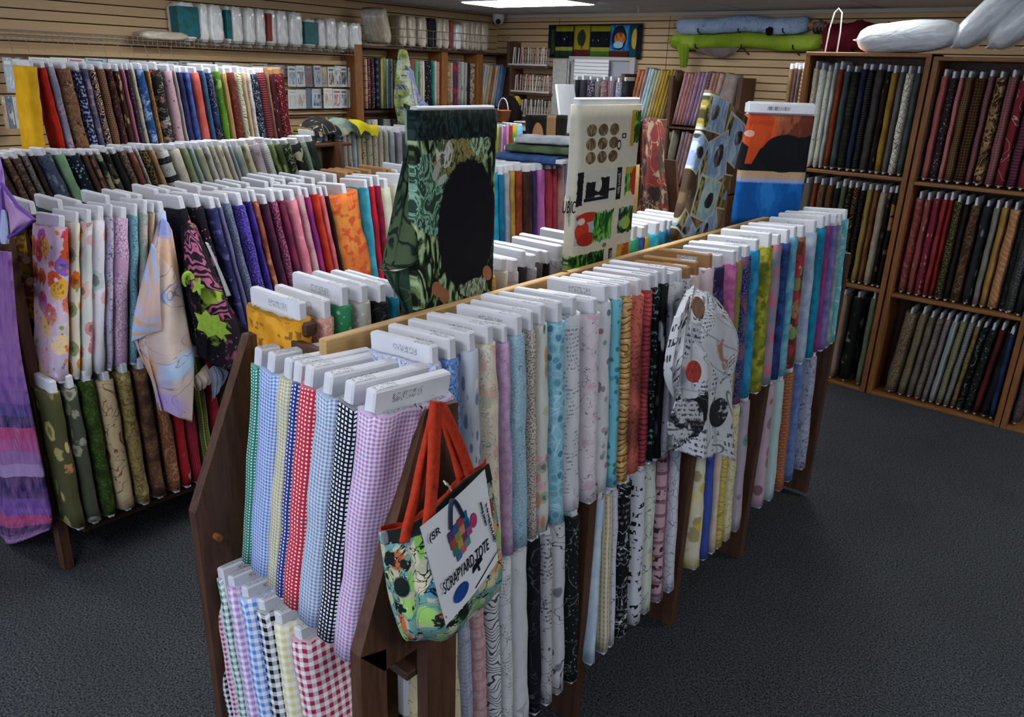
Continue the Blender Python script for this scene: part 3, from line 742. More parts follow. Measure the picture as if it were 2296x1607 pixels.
def panel_bolt(loc, rz, w, h, t, mat, back, lab, group=None, up=.05, lean=0, cardw=None, tilt=0, z0=0):
    """a wide bolt standing on end with a printed panel wrapped round it"""
    root = empty('panel_bolt', loc); root.rotation_euler = (Matrix.Rotation(rz, 3, 'Z') @ Matrix.Rotation(tilt, 3, 'Y') @ Matrix.Rotation(-lean, 3, 'X')).to_euler('XYZ'); tag(root, lab, 'panel bolt', group)
    N = 28; R = 14; V = []; UV = []; Fc = []
    sec = []
    for i in range(N):
        a = 2 * math.pi * (i + .5) / N + math.pi; cx, sy = math.cos(a), math.sin(a)
        sec.append((math.copysign(abs(cx) ** .25, cx) * w / 2, math.copysign(abs(sy) ** .5, sy) * t / 2))
    for j in range(R + 1):
        z = h * j / R; ph = j * .7
        for i in range(N):
            x, y = sec[i]; bul = 1 + .05 * math.sin(ph + i * .4); V.append((x * (1 + .006 * math.sin(j * 1.1)), y * bul, z)); UV.append([x / w + .5, z / h])
    for j in range(R):
        for i in range(N): a = j * N + i; b = j * N + (i + 1) % N; Fc.append([a, b, b + N, a + N])
    mi = [0] * len(Fc)
    Fc.append([R * N + i for i in range(N)]); Fc.append(list(range(N))[::-1]); mi += [1, 1]
    o = mesh_obj('cloth', V, Fc, [mat, back], root, uvs=lambda vi: UV[vi], mi=mi); o.data.polygons[-1].use_smooth = False; o.data.polygons[-2].use_smooth = False
    if up:
        cb = MB().box((-w * .48, -.013, 0), (w * .48, .013, h + up), bev=.004).build('board', M_CARD); cb.parent = root
    return root
class Art(NT):
    """printed panel: layers placed in panel coordinates 0..1"""
    def __init__(s, name, base, uvw=1, uvh=1):
        super().__init__(name, .8, .15); s.tc = s.node('ShaderNodeTexCoord').outputs['UV']; s.x, s.y, _ = s.sep(s.tc); s.c = s.mix(0.0, lin(base), lin(base)); s.a = uvh / uvw; s.iso = s.vmap(s.tc, (1, s.a, 1))
    def rect(s, x0, x1, y0, y1, col, soft=.0, wob=0):
        x, y = s.x, s.y
        if wob: n = s.math('MULTIPLY', s.math('SUBTRACT', s.noise(s.iso, 22, 3), .5), wob); x = s.math('ADD', x, n); y = s.math('ADD', y, n)
        f = s.math('MULTIPLY', s.math('MULTIPLY', s.step(x, x0 - .002 - soft, x0 + .002 + soft), s.step(x, x1 + .002 + soft, x1 - .002 - soft)), s.math('MULTIPLY', s.step(y, y0 - .002 - soft, y0 + .002 + soft), s.step(y, y1 + .002 + soft, y1 - .002 - soft)))
        s.c = s.mix(f, s.c, col if not isinstance(col, str) else lin(col)); return s
    def ell(s, cx, cy, rx, ry, col, wob=0, rot=0, ws=9, inner=None):
        dx = s.math('SUBTRACT', s.x, cx); dy = s.math('MULTIPLY', s.math('SUBTRACT', s.y, cy), s.a)
        if rot: ca, sa = math.cos(rot), math.sin(rot); dx, dy = s.math('ADD', s.math('MULTIPLY', dx, ca), s.math('MULTIPLY', dy, sa)), s.math('SUBTRACT', s.math('MULTIPLY', dy, ca), s.math('MULTIPLY', dx, sa))
        d = s.math('SQRT', s.math('ADD', s.math('POWER', s.math('ABSOLUTE', s.math('DIVIDE', dx, rx)), 2.0), s.math('POWER', s.math('ABSOLUTE', s.math('DIVIDE', dy, ry * s.a)), 2.0)))
        if wob: d = s.math('ADD', d, s.math('MULTIPLY', s.math('SUBTRACT', s.noise(s.iso, ws, 4), .5), wob))
        f = s.step(d, 1.02, .98)
        if inner: f = s.math('MULTIPLY', f, s.step(d, inner, inner + .03))
        s.c = s.mix(f, s.c, col if not isinstance(col, str) else lin(col)); return s
    def poly(s, pts, col):
        """convex polygon, counter clockwise"""
        f = None
        for (x0, y0), (x1, y1) in zip(pts, pts[1:] + pts[:1]):
            L = math.hypot(x1 - x0, (y1 - y0)); a, b = -(y1 - y0) / L, (x1 - x0) / L
            d = s.math('ADD', s.math('MULTIPLY', s.x, a), s.math('MULTIPLY_ADD', s.y, b, -(a * x0 + b * y0))); g = s.step(d, -.002, .002); f = g if f is None else s.math('MULTIPLY', f, g)
        s.c = s.mix(f, s.c, col if not isinstance(col, str) else lin(col)); return s
    def tex(s, cols, sc, kind='v', th=.3, dist=0):
        _seed[0] += 1; iso = s.vmap(s.iso, loc=(_seed[0] * .61 % 7, _seed[0] * .37 % 5, 0))
        if kind == 'v': v = s.vor(iso, sc); return s.mix(s.step(v.outputs['Distance'], th, th * .8), lin(cols[0]), s.ramp(s.sep(v.outputs['Color'])[0], cols[1:]))
        if kind == 'l':
            n = s.noise(s.vmap(iso, (1, .4, 1), rot=.5), sc, 4, dist); c = lin(cols[0])
            for k, q in enumerate(cols[1:]): t = .38 + .24 * (k + 1) / len(cols); c = s.mix(s.step(n, t, t + .03), c, lin(q))
            return c
    def done(s):
        wv = s.noise(s.vmap(s.iso, (1, .5, 1)), 25, 3); s.c = s.mix(1.0, s.c, s.mix(wv, (.88, .88, .88, 1), (1.1, 1.1, 1.1, 1)), 'MULTIPLY'); s.link(s.c, s.b.inputs['Base Color']); s.bump(s.noise(s.vmap(s.iso, (1, .4, 1)), 6, 2), .25, .02); return s.m
# fern and black panel
a = Art('fern_panel_print', '3c4a30', .32, .5)
fern = a.tex(['10160f', '24301f', '5a6f42', '8aa070', 'a8b890'], 9, 'l', dist=2.2); a.rect(-1, 2, -1, 2, fern)
a.ell(.16, .62, .22, .2, a.tex(['2c4034', '6f9a80', '8fb49a', '3a5a40'], 12, 'l', dist=3), .5); a.ell(.45, .78, .3, .09, a.tex(['3a3a24', '8a9a58', 'a87a50', '6a7a44'], 12, 'l', dist=3), .5)
a.ell(.75, .84, .13, .06, a.tex(['4a5a40', '9ab08a', 'b8c8a8'], 14, 'l', dist=3), .6); a.ell(.3, .8, .1, .07, a.tex(['55603c', 'c2bfb2', 'd2cfc8'], 14, 'l', dist=3), .9)
a.rect(-1, 2, .865, 2, a.tex(['0e1716', '1a2826', '2c3c38'], 14, 'l', dist=3), 0, .03); a.rect(-1, 2, -1, .055, a.tex(['0e1412', '1c2624', '2a3632'], 14, 'l', dist=3), 0, .05)
a.ell(.60, .44, .385, .325, '141318', .2, ws=16)
a.ell(.2, .72, .035, .045, 'a8ab9c', 0, -.5); a.ell(.27, .68, .03, .04, 'b5b8a8', 0, -1.1)
for cx, cy in ((.22, .14), (.3, .1), (.88, .16)): a.ell(cx, cy, .055, .05, 'a0684a', .3, .9)
a.ell(.7, .1, .18, .05, a.tex(['3a4a34', '8f9c7c', 'b0b8a4'], 16, 'l', dist=3), .6)
m_fern = a.done()
def on_rack(p0, p1, py, X=-1.385): y0 = at(p0, py, X=X).y; y1 = at(p1, py, X=X).y; return (y0 + y1) / 2, abs(y1 - y0)
yc, wd = on_rack(931, 1116, 245)
panel_bolt((-1.40, yc, 1.30), math.pi / 2, wd, .505, .05, m_fern, fab('1c2622'), 'tall dark fern and black oval panel bolt standing on the front rack', 'tall panel bolts on the front rack', up=.008)
fl = fab('46563a|l:2c4034+6a7a4c+8a9a70,10,.4|w:14201a,14,.06|n:7ea08a,5,.55,.6|n:1a2420,3,.55,.65')
A = lambda px, py, X: at(px, py, X=X)
drape('fabric_flap', [[A(905, 232, -1.46), A(925, 240, -1.44), A(934, 246, -1.42)], [A(906, 330, -1.44), A(925, 340, -1.42), A(935, 345, -1.40)], [A(880, 440, -1.46), A(915, 450, -1.42), A(938, 455, -1.40)], [A(850, 575, -1.48), A(895, 590, -1.40), A(940, 570, -1.39)], [A(842, 602, -1.50), A(880, 606, -1.42), A(944, 578, -1.40)]], fl, 'green fern patterned fabric end hanging loose beside the black oval panel', fold=.012, nf=1.3)
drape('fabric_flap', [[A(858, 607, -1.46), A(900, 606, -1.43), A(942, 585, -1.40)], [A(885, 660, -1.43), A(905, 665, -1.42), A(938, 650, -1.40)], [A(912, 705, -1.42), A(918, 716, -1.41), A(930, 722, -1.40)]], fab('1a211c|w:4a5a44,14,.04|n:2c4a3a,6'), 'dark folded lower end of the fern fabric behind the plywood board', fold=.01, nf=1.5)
# produce and kitchen panel
a = Art('kitchen_panel_print', 'cfc8b2', .32, .5)
lea = a.tex(['1c4a1c', '2f7a24', '4f9a34', '8ab854'], 12, 'l', dist=2)
for i in range(3):
    for j in range(3): a.ell(.18 + .175 * i + .0 * j, .865 - .075 * j, .075, .034, a.tex(['5a4a34', '7a684a', '94825e'], 30, 'l', dist=1), .1)
a.ell(.62, .775, .035, .03, '2a2a2c', inner=.6); a.rect(.66, .73, .81, .84, '2c2c2e'); a.rect(.68, .71, .818, .832, 'cfc8b2')
a.rect(.8, .87, .76, .97, 'b8902c', 0, .02); a.rect(.865, .99, .78, .965, lea, 0, .05)
a.ell(.49, .715, .035, .014, '5a4432', .2)
a.rect(.04, .68, .455, .645, 'c6c4b8'); a.rect(.03, .1, .45, .64, '17171c', 0, .03); a.rect(.12, .5, .47, .49, '17171a'); a.rect(.14, .28, .49, .58, '19191e', 0, .03); a.rect(.2, .5, .5, .53, '17171a'); a.rect(.36, .5, .49, .6, '17171a', 0, .02); a.rect(.5, .6, .515, .53, '17171a')
a.ell(.33, .56, .05, .04, 'c6c4b8'); a.rect(.62, .70, .455, .645, '141416'); a.rect(.635, .685, .47, .625, a.tex(['141416', 'c0beb4', '141416'], 60, 'v', .35))
a.rect(.76, 1.0, .47, .64, 'b89a3a', 0, .01); a.rect(.76, .86, .47, .6, lea, 0, .04); a.ell(.95, .55, .1, .085, 'b8321c', .05); a.ell(.84, .475, .06, .02, 'c8c490')
a.rect(.03, .6, .22, .4, '9ab0b0', 0, .01); a.ell(.2, .38, .16, .03, 'b8301c', .1); a.ell(.13, .3, .1, .06, 'c03a24', .1); a.ell(.2, .25, .14, .04, 'a82a1c', .1); a.rect(.3, .6, .225, .395, lea, 0, .08); a.ell(.11, .36, .05, .02, 'd0c8b8', .1)
a.rect(.7, .98, .24, .4, a.tex(['16301a', '3f6a34', '8fa890'], 8, 'l', dist=1.5), 0, .04); a.ell(.84, .3, .08, .04, '9ab04a', .2)
a.ell(.5, .19, .035, .014, '7a6a50'); 
a.rect(.0, .5, .035, .165, a.tex(['0f2410', '1f4a18', '3a7a24', '6a9a3a'], 10, 'l', dist=2), 0, .02); a.rect(.58, .64, .04, .16, '141416'); a.rect(.59, .63, .05, .15, a.tex(['141416', 'b8b6ac', '141416'], 60, 'v', .35)); a.rect(.72, .96, .04, .17, a.tex(['a85a1c', 'c8862a', 'd8a03a', 'a8703a'], 5, 'l'), 0, .04)
m_prod = a.done()
yc, wd = on_rack(1302, 1444, 222)
b = panel_bolt((-1.405, yc, 1.275), math.pi / 2, wd, .535, .05, m_prod, fab('cfc8b2'), 'tall cream panel bolt printed with a sewing machine and vegetables, standing on the front rack', 'tall panel bolts on the front rack', up=.02)
def text(body, size, mat, mw, parent=None, name='lettering', ext=.0004, scale=(1, 1)):
    cu = bpy.data.curves.new(name, 'FONT'); cu.body = body; cu.size = size; cu.extrude = ext; cu.align_x = 'CENTER'; cu.align_y = 'CENTER'
    t = bpy.data.objects.new(name, cu); C.objects.link(t); dg = bpy.context.evaluated_depsgraph_get(); me = bpy.data.meshes.new_from_object(t.evaluated_get(dg)); bpy.data.objects.remove(t)
    me.materials.clear(); me.materials.append(mat); o = bpy.data.objects.new(name, me); C.objects.link(o); o.matrix_world = mw @ Matrix.Diagonal((scale[0], scale[1], 1, 1))
    if parent: o.parent = parent; o.matrix_parent_inverse = Matrix.Identity(4)
    return o
M_INK = plain('black_ink', '1c1c20', .8, .1)
M_INK2 = plain('cream_ink', 'c8c4b4', .8, .1)
RX = Matrix.Rotation(math.pi / 2, 4, 'X')
# lettering down the dark strips of the kitchen panel
for (v, u, tx) in ((.55, .66, 'NIEL LANGE'), (.1, .61, 'HERBARY')):
    text(tx, .0165, M_INK2, Matrix.Translation(((u - .5) * wd, -.0268, v * .535)) @ RX @ Matrix.Rotation(math.pi / 2, 4, 'Z'), b, scale=(.72, 1))
fl = fab('c4c0aa|w:6a6a62,10,.008|n:aeb09a,4,.5,.6')
o = drape('fabric_flap', [[A(1288, 262, -1.46), A(1300, 250, -1.44), A(1316, 225, -1.43)], [A(1292, 330, -1.44), A(1302, 330, -1.42), A(1308, 330, -1.42)], [A(1268, 420, -1.44), A(1285, 425, -1.40), A(1300, 425, -1.41)], [A(1260, 470, -1.44), A(1278, 478, -1.39), A(1297, 478, -1.41)], [A(1284, 560, -1.43), A(1288, 566, -1.40), A(1293, 570, -1.40)]], fl, 'pale cream flap of printed fabric with black lettering, hanging beside the sewing machine panel', fold=.008, nf=1.2)
pq = A(1276, 466, -1.375); text('UBIC', .052, M_INK, Matrix.Translation(pq) @ Matrix.Rotation(math.pi / 2, 4, 'Z') @ RX @ Matrix.Rotation(-.12, 4, 'Z'), o, scale=(.6, 1))
# geometric bird tile panel
a = Art('tile_panel_print', '6a5540', .3, .52)
bg = a.tex(['4a3a2a', '6e5a44', '8a7458'], 5, 'l'); a.rect(-1, 2, -1, 2, bg)
def tile(cx, cy, w, h, rot, seedc):
    def pt(x, y): ca, sa = math.cos(rot), math.sin(rot); return (cx + x * ca - y * sa * .62, cy + (x * sa + y * ca) * .62)
    def q(k): return [pt(-w * k, -h * k), pt(w * k, -h * k * .9), pt(w * k * .9, h * k), pt(-w * k, h * k * .85)]
    a.poly(q(1.08), 'c8c0a0'); a.poly(q(1.0), a.tex(seedc, 5, 'l', dist=1.2)); a.poly([pt(-w * .95, -h * .9), pt(-w * .55, -h * .9), pt(-w * .55, h * .8), pt(-w * .95, h * .8)], a.tex(['3a3a20', '8a7c3c', 'b0a060'], 20, 'l'))
    a.ell(*pt(w * (.1 + .25 * math.sin(cx * 19)), h * .3 * math.cos(cy * 23)), w * .45, h * .2, a.tex(['2a2426', '4a403c', '6c6058', '8894a4'], 7, 'l'), .9, rot + .8)
BL = ['7f98b4', '9ab4cc', 'b4cad8', '8fa0c4']
tile(.2, .88, .24, .19, .1, BL); tile(.76, .8, .25, .25, -.15, BL); tile(.4, .6, .3, .27, .5, BL); tile(.03, .6, .13, .2, -.5, BL); tile(.45, .34, .25, .24, -.05, ['8fb0b0', 'a8c4c4', 'b8ccc8']); tile(.86, .45, .14, .2, .05, ['5a4a2c', '8a7c44', '6a4a34']); tile(.62, .15, .26, .14, .7, BL); tile(.2, .1, .2, .13, -.5, BL)
m_geo = a.done()
p = at(1648, 225, X=-1.42); yA = at(1600, 214, X=-1.42).y; yB = at(1695, 235, X=-1.42).y
panel_bolt((-1.42, 2.83, 1.265), math.pi / 2, .37, .56, .045, m_geo, fab('b8b4ac'), 'tall brown panel bolt with pale blue bird tiles, tilted, standing on the front rack', 'tall panel bolts on the front rack', up=0, tilt=.3)
drape('fabric_flap', [[A(1570, 400, -1.46), A(1575, 400, -1.44), A(1590, 400, -1.42)], [A(1545, 470, -1.46), A(1560, 480, -1.44), A(1585, 480, -1.42)], [A(1508, 545, -1.45), A(1540, 550, -1.42), A(1580, 540, -1.40)]], fab('86929c|l:4a4238+b0a070+9ab4cc,7,.42|k:c8c0a0,9,.03'), 'brown and blue tile print fabric end spilling at the foot of the tilted panel', fold=.01, nf=1)
# autumn dog tail and blue panel
a = Art('blue_panel_print', '1a1a20', .36, .5)
a.rect(-1, 2, -1, .46, a.tex(['0f4f94', '1560aa', '2474bc'], 2.2, 'l')); a.rect(-1, 2, .42, .5, 'b49472', .004, .02); a.rect(-1, 2, .395, .43, '8f9cc0', .006, .02)
a.rect(-1, 2, .5, 2, '14151a'); a.ell(.6, 1.0, .7, .2, a.tex(['5f3020', '8a4a30', 'a05a3a'], 4, 'l')); a.ell(.2, .86, .28, .16, a.tex(['a83a1c', 'c04e28', 'b0482a'], 4, 'l'), .1); a.poly([(.06, .56), (.16, .56), (.4, .9), (.12, .92)], 'b4441f'); a.ell(.62, .66, .34, .17, '101116', .05); a.ell(.08, .83, .07, .03, 'c8a090', .2)
m_fox = a.done()
panel_bolt((-1.36, 3.38, 1.30), math.radians(40), .29, .46, .05, m_fox, fab('8a4a30'), 'tall panel bolt with orange and black print above plain blue, standing on the front rack', 'tall panel bolts on the front rack', up=.05)
bx = MB().box((-.14, -.03, 0), (.14, .03, .04)).build('card_label', M_CARD); bx.location = (0, 0, 0)
bx.matrix_world = Matrix.Translation((-1.36, 3.375, 1.765)) @ Matrix.Rotation(math.radians(40), 4, 'Z'); bx.name = 'cardboard_box'; tag(bx, 'flat white cardboard box with a barcode lying on the blue panel bolt', 'box')
for k in range(14):
    pass
bc = MB()
for k in range(16): bc.box((-.06 + k * .006, -.0306, .012), (-.06 + k * .006 + RND.choice((.0015, .003)), -.0298, .028), bev=.0001)
o = bc.build('barcode', M_INK); o.parent = bx
# red and brown draped panel at the far end of the second rack
q0 = at(1436, 268, X=-2.95); q1 = at(1440, 470, X=-2.95)
drape('draped_fabric', [[A(1437, 300, -2.95), A(1443, 268, -2.95), A(1475, 266, -2.95), A(1492, 300, -2.95)], [A(1432, 370, -2.93), A(1450, 370, -2.90), A(1475, 370, -2.92), A(1490, 370, -2.95)], [A(1425, 430, -2.93), A(1450, 440, -2.88), A(1478, 440, -2.92), A(1502, 440, -2.95)], [A(1420, 500, -2.93), A(1450, 500, -2.88), A(1480, 490, -2.92), A(1508, 470, -2.95)]], fab('3c2822|n:6a2624,5,.5,.55|w:8a745c,6,.02|n:241712,4,.52,.6|n:8a7a64,7,.6,.64'), 'brown and dark red holiday fabric draped over the far end of the second rack', fold=.02, nf=1.6, th=.004)
tag(MB().box((-3.0, 4.80, 1.30), (-2.97, 5.32, 1.60)).build('backing_board', M_DARKWOOD), 'dark brown board standing behind the red and brown draped fabric', 'board')
# black and tan dog shaped panel bolt
a = Art('dog_panel_print', '1c1812', .3, .3); a.rect(.42, .66, .35, 1, 'a07a54', 0, .02); a.ell(.2, .6, .14, .26, 'b0805c', .1); a.rect(0, .1, 0, .5, '94744c', 0, .03); a.rect(.3, .6, 0, .25, '7a5a3c', 0, .03)
panel_bolt((-3.28, 4.28, 1.30), math.radians(70), .30, .33, .08, a.done(), fab('5f4a34'), 'black and tan patterned bolt standing on top of the second rack', up=0)
panel_bolt((-3.12, 4.42, 1.30), math.radians(70), .16, .22, .1, fab('5f5a44|w:8a8a5c,9,.04|n:a8a03a,4,.52,.6|n:8a5a2c,5,.55,.6'), fab('7a6a4c'), 'brown and green crumpled fabric bundle beside the black and tan bolt', up=0)
# ---------------------------------------------------------------- third rack, with a second storey of bolts on top
r = plain_rack('long dark wooden fabric rack nearest the side wall, carrying a second storey of bolts', -5.80, -5.16, 1.0, 4.12)
MB().box((-5.62, 1.5, 1.27), (-5.30, 4.3, 1.29)).build('top_shelf', M_PINEHY, r)
row("""
52;89;golden yellow;cf9a10|n:d8a51c,12;w,T-.03
91;106;scarlet;b82a12|n:a01c10,12
108;126;grey and red vine;9a97a2|w:8a2c3c,14,.02|n:77748a,8
128;163;bark brown;694430|n:7f5a3c,12|n:2e1c16,20,.55,.62|w:94806a,20,.02
165;184;navy snowflake;1b1d33|f:7c8ab0+4a5880+5f6c98,20,.32|x:8a94b8,60
186;199;mauve patchwork;6a6072|b:a08c94,.04,.05,.006|n:454a66,10
201;217;black and peach zebra;17151f|h:bf9a88,38,.45,.3
219;238;brown basketweave;4c3020|b:8a684c,.016,.012,.002
240;255;dark maroon scroll;35161a|w:7a5040,30,.03
257;270;brown gold leaf;3f2418|l:a8845a,40,.32
272;281;rose stripe;8a4c5c|u:b57f8c,90,.35
283;291;aubergine polka dot;3a2038|v:c0a8b8,90,.25
293;304;cream script;b0a890|w:6a6450,24,.02
306;326;blue branch;274a7c|n:8fa8c8,14,.5,.56|w:14284c,20,.03
328;336;golden tan;9c7440|w:5f4426,24,.03
338;365;black and cherry red;1c1a18|f:9a9a8c+6a2018+7c2418+5a6a54,12,.5|w:b0aca0,14,.015
367;389;blush with plum spots;ab8c92|v:6a3f4c+c29aa0,34,.26
391;395;stone grey;a09c98|n:b0aca8,10
397;410;violet navy;25234a|n:34325a,12
412;426;royal blue;2a3c74|n:3c5494,16
428;449;coral red;a8443c|n:b85a50,8|u:8a3430,60,.08,.04
451;462;steel blue;3c5a78|n:2c4864,10
464;479;black lily;1a1c30|w:a09a9c,12,.025|n:2a3460,8
481;496;grass green;4c7a1e|n:3a6418,10|n:7a9a50,14,.55,.6
498;510;gold stripe;a88c50|u:6a4c28,80,.4
512;528;dark brick circle;571f1a|w:84463c,18,.03
530;542;cream leaf;b8b294|d:35382c,50,.22,.1
544;552;plain sand;b59c7c|n:a88f70,10
554;562;white monogram;b8b0a8|t:5c5450,.014,30
564;579;navy swirl;121c2e|v:c0c4cc,60,.24|w:8a94a0,20,.02
581;597;maroon brick;57141c|h:a87a78,60,.12
599;603;kraft brown;8a6850|n:7a5a44,10;t
605;618;dark maroon dash;3c1418|l:a8786c,50,.25;t
620;640;maroon with white dots;561018|v:c8a8a0,75,.26;t
""", 'on top of the third rack', 'bolts of the second storey on the third rack', X=-5.38, zt=1.815, zb=1.295, depth=.2, tilt=.05, detail=1, up=.04, tmax=.12, hj=.01)
row("""
-40;2;umber twig;3a2a22|w:6a5040,14,.03
5;22;walnut twig;46342a|w:7a5c48,14,.03
24;46;brown twig weave;42322a|w:8a7060,20,.03
48;64;grey bark;6e6860|w:3a322c,20,.04
66;79;dark umber;241a16|n:34261e,10
81;119;slate palm leaf;434a5c|l:6a7284,24,.3|w:2a303e,20,.03
122;147;sage green;7c9a78|n:6a8a68,10
149;180;black aqua dot;101820|v:6a94a4+8fb0b4+3f6474,55,.36
182;195;cocoa leaf;4a342a|l:7a5c48,20,.3
197;211;tan window;8a6450|b:4a3a30,.05,.07,.01
213;226;dark green camouflage;363a30|n:8a8468,10,.5,.52|n:1a1c18,8,.55,.58
228;245;moss and cream mountain;3a4034|n:a09878,9,.54,.56|n:181a16,12,.52,.55
247;265;black pine;1c1a16|l:4a4438,20,.3
267;283;bark and vine;4a3a30|w:8a7a64,18,.03
285;302;chestnut leaf;683e30|l:8a5c48,24,.3
304;310;white branch;b0aaa0|w:6a6258,20,.02
312;331;black gold lattice;1c1612|k:8a6c40,45,.08
333;346;plain tan;a07e58|n:907050,10
350;378;black and white colour block;b4b4b0|h:17171c,8,.32|t:5a5a58,.014,20
380;404;cream gauze;b4ae98|n:c4c0ac,8
406;420;celery green;8a9470|n:7a8460,10
422;434;teal tree print;8a9a98|l:4a5c5c,18,.3
436;454;grey green wash;84886e|n:9a9c84,9
456;469;white peony;b2b0a6|f:a8a49a+8a8c80,10,.4
471;482;ivory bird;b0aa9c|w:6e6658,12,.014
484;499;cream fern;b0aa96|l:8a8468,16,.2
501;512;white and brown moth;aca698|v:5c4434,14,.22
514;520;blue ticking;a4aeb4|u:7c8a98,120,.3
522;541;grey sage;8e968a|n:7e867a,10
543;559;cream pumpkin;b0a890|f:8a8468+9c7a58+7f8a6c,12,.45
561;583;mauve grey marble;8f8086|n:a89ca0,6|n:6f6068,12,.55,.65
586;602;white with grey lines;b6b8b4|h:6a6c6a,60,.14
605;615;olive leaf;6c7a4c|l:3a4428,22,.3
617;632;dark olive leaf;3a4828|l:7c8a54,22,.28
634;654;black green bough;1e2418|w:7a8464,16,.03|n:8a8c74,9,.56,.6
656;677;black and cream bouquet;1a1c18|n:a8a48c,8,.54,.57
679;688;sage grey;7c8a7c|w:4a544a,16,.02
690;708;dark pine;1e2a20|l:3c4c38,20,.3
""", 'low on the third rack', 'bolts on the aisle side of the third rack', X=-5.18, zt=1.34, zb=.8, depth=.2, xb=.03, tilt=.14, detail=1, up=.04, tmax=.11)
# ---------------------------------------------------------------- fourth rack behind the fern panel
plain_rack('dark wooden fabric rack behind the third one, cream and grey bolts facing the aisle', -5.98, -5.44, 4.38, 5.75)
row("""
700;713;brown black;2a2018|n:3c2c20,10
715;727;cornflower blue;5f7c9c|n:4a6888,10
729;737;grey mauve;8a8490|n:9a94a0,10
739;753;black and white script;191a20|t:a8a8ac,.02,18
755;766;snowy grey;a8a8a4|w:7a7a78,14,.014
768;779;white twig;b0aca4|l:6a645c,22,.16
781;790;pale bough;b2aca0|w:5c544a,16,.018
792;800;ice blue;8fa0ac|n:a4b4bc,10
802;810;cream hare;aca48c|v:6c5a44,16,.2
812;822;tan hare;a89878|w:4c4030,14,.03
824;836;parchment green;a0a08a|w:5c6050,14,.014
838;848;ivory toile;b0a894|w:6c665a,16,.014
850;861;oyster toile;aea698|w:76706a,18,.014
863;872;sage plain;8c947c|n:9ca48c,10
874;888;dove grey;84868e|n:94969e,10
890;905;ash grey;7a7c84|n:8a8c94,10
908;930;fog;86868a|n:96969a,10
""", 'on the fourth rack', 'bolts on the aisle side of the fourth rack', X=-5.46, zt=1.34, zb=.8, depth=.22, tilt=.02, detail=0, up=.05, stuff=True)
tag(MB().box((-5.9, 4.15, .6), (-5.62, 4.55, 1.36), bev=.01).box((-5.9, 4.15, 1.34), (-5.6, 4.55, 1.38)).build('storage_box', plain('mustard_box', '8f7a3c', .8)), 'mustard coloured box behind the maroon dotted bolts by the side wall', 'box')
for k, (px, py, c, lb, h) in enumerate(((722, 268, '2c2c30|w:a89870,9,.03', 'black and tan folded fabric lying on the fourth rack', .1), (770, 285, '7f9a9c|w:c8a030,9,.03|n:3a4a40,5', 'teal and gold folded fabric fanned on the fourth rack', .09), (803, 278, 'd0c020|n:c0b018,6', 'bright yellow fabric piece lying on the fourth rack', .07))):
    q = at(px, py, X=-5.55); z0 = 1.385
    drape('folded_fabric', [[Vector((q.x - .1, q.y - .16, z0 + h * .2)), Vector((q.x, q.y - .1, z0 + h)), Vector((q.x + .02, q.y + .02, z0 + h * .5)), Vector((q.x, q.y + .12, z0 + h * .15))], [Vector((q.x + .08, q.y - .16, z0 + .005)), Vector((q.x + .12, q.y - .08, z0 + h * .8)), Vector((q.x + .12, q.y + .04, z0 + h * .3)), Vector((q.x + .1, q.y + .14, z0 + .01))], [Vector((q.x + .13, q.y - .12, z0 - .06)), Vector((q.x + .15, q.y - .05, z0 - .02)), Vector((q.x + .15, q.y + .03, z0 - .05)), Vector((q.x + .13, q.y + .1, z0 - .08))]],
          fab(c), lb, 'folded fabric', fold=.008, nf=2, axis=(0, 0, 1), th=.006, seed=k)
# fifth rack: rainbow bolts
plain_rack('small fabric rack in the far middle with plain rainbow bolts', -6.05, -5.50, 6.35, 7.35)
row("""
1110;1125;lime;8a9a2a|n:7a8a20,8
1127;1129;pink lilac;a88aa0|n:b898b0,8
1130;1137;magenta purple;86328a|n:9a4a9a,8
1138;1142;shell pink;c09aa8|n:b08a98,8
1143;1152;garnet;8a2436|n:9a3a2c,8
1153;1162;rainbow yellow;b8a020|n:4c9a30,5
1164;1177;sky;5c98b8|n:6ca8c4,8
""", 'on the rainbow rack', 'plain rainbow bolts in the far middle', X=-5.52, zt=1.345, zb=.80, depth=.2, detail=0, up=.02, stuff=True)
cb = plain('clear_plastic', 'b8bcc0', .2, .5)
q = at(1200, 290, X=-5.5)
tag(MB().box((-5.75, 6.95, 1.27), (-5.48, 7.38, 1.36), bev=.01).box((-5.77, 6.93, 1.36), (-5.46, 7.40, 1.372)).build('plastic_tray', cb), 'clear plastic tray on the small rack beside the rainbow bolts', 'tray')
M_DK = plain('dark_fabric', '1a1214', .9, .1)
r = empty('storage_cubby', (-5.5, 6.98, 0)); tag(r, 'dark maroon storage cubby below the clear plastic tray', 'shelf')
MB().box((-5.8, 6.95, 0), (-5.50, 7.6, 1.25)).build('carcass', plain('maroon_panel', '3a1a1c', .7), r); MB().box((-5.495, 7.0, .9), (-5.48, 7.2, 1.1), rot=Matrix.Rotation(.4, 3, 'X')).build('card', plain('brown_card', '5a3a28', .8), r)
r = empty('wicker_basket', (-5.6, 6.55, 1.39)); tag(r, 'small orange brown wicker basket with a white handle on the rainbow rack', 'basket')
m = MB()
for k in range(7): 
    rr = .055 + .004 * k; m.tube([(rr * math.cos(t * math.tau / 16), rr * math.sin(t * math.tau / 16), .008 + k * .016) for t in range(17)], .009, 6)
for k in range(10): a_ = k * math.tau / 10; m.tube([(.05 * math.cos(a_), .05 * math.sin(a_), 0), (.08 * math.cos(a_), .08 * math.sin(a_), .11)], .006, 5)
m.tube([(0, 0, 0), (0, 0, .01)], .055, 14)
o = m.build('basket_body', plain('wicker', '8a4c28', .7, .2, .3, 80)); o.parent = r; o.location = (0, 0, 0)
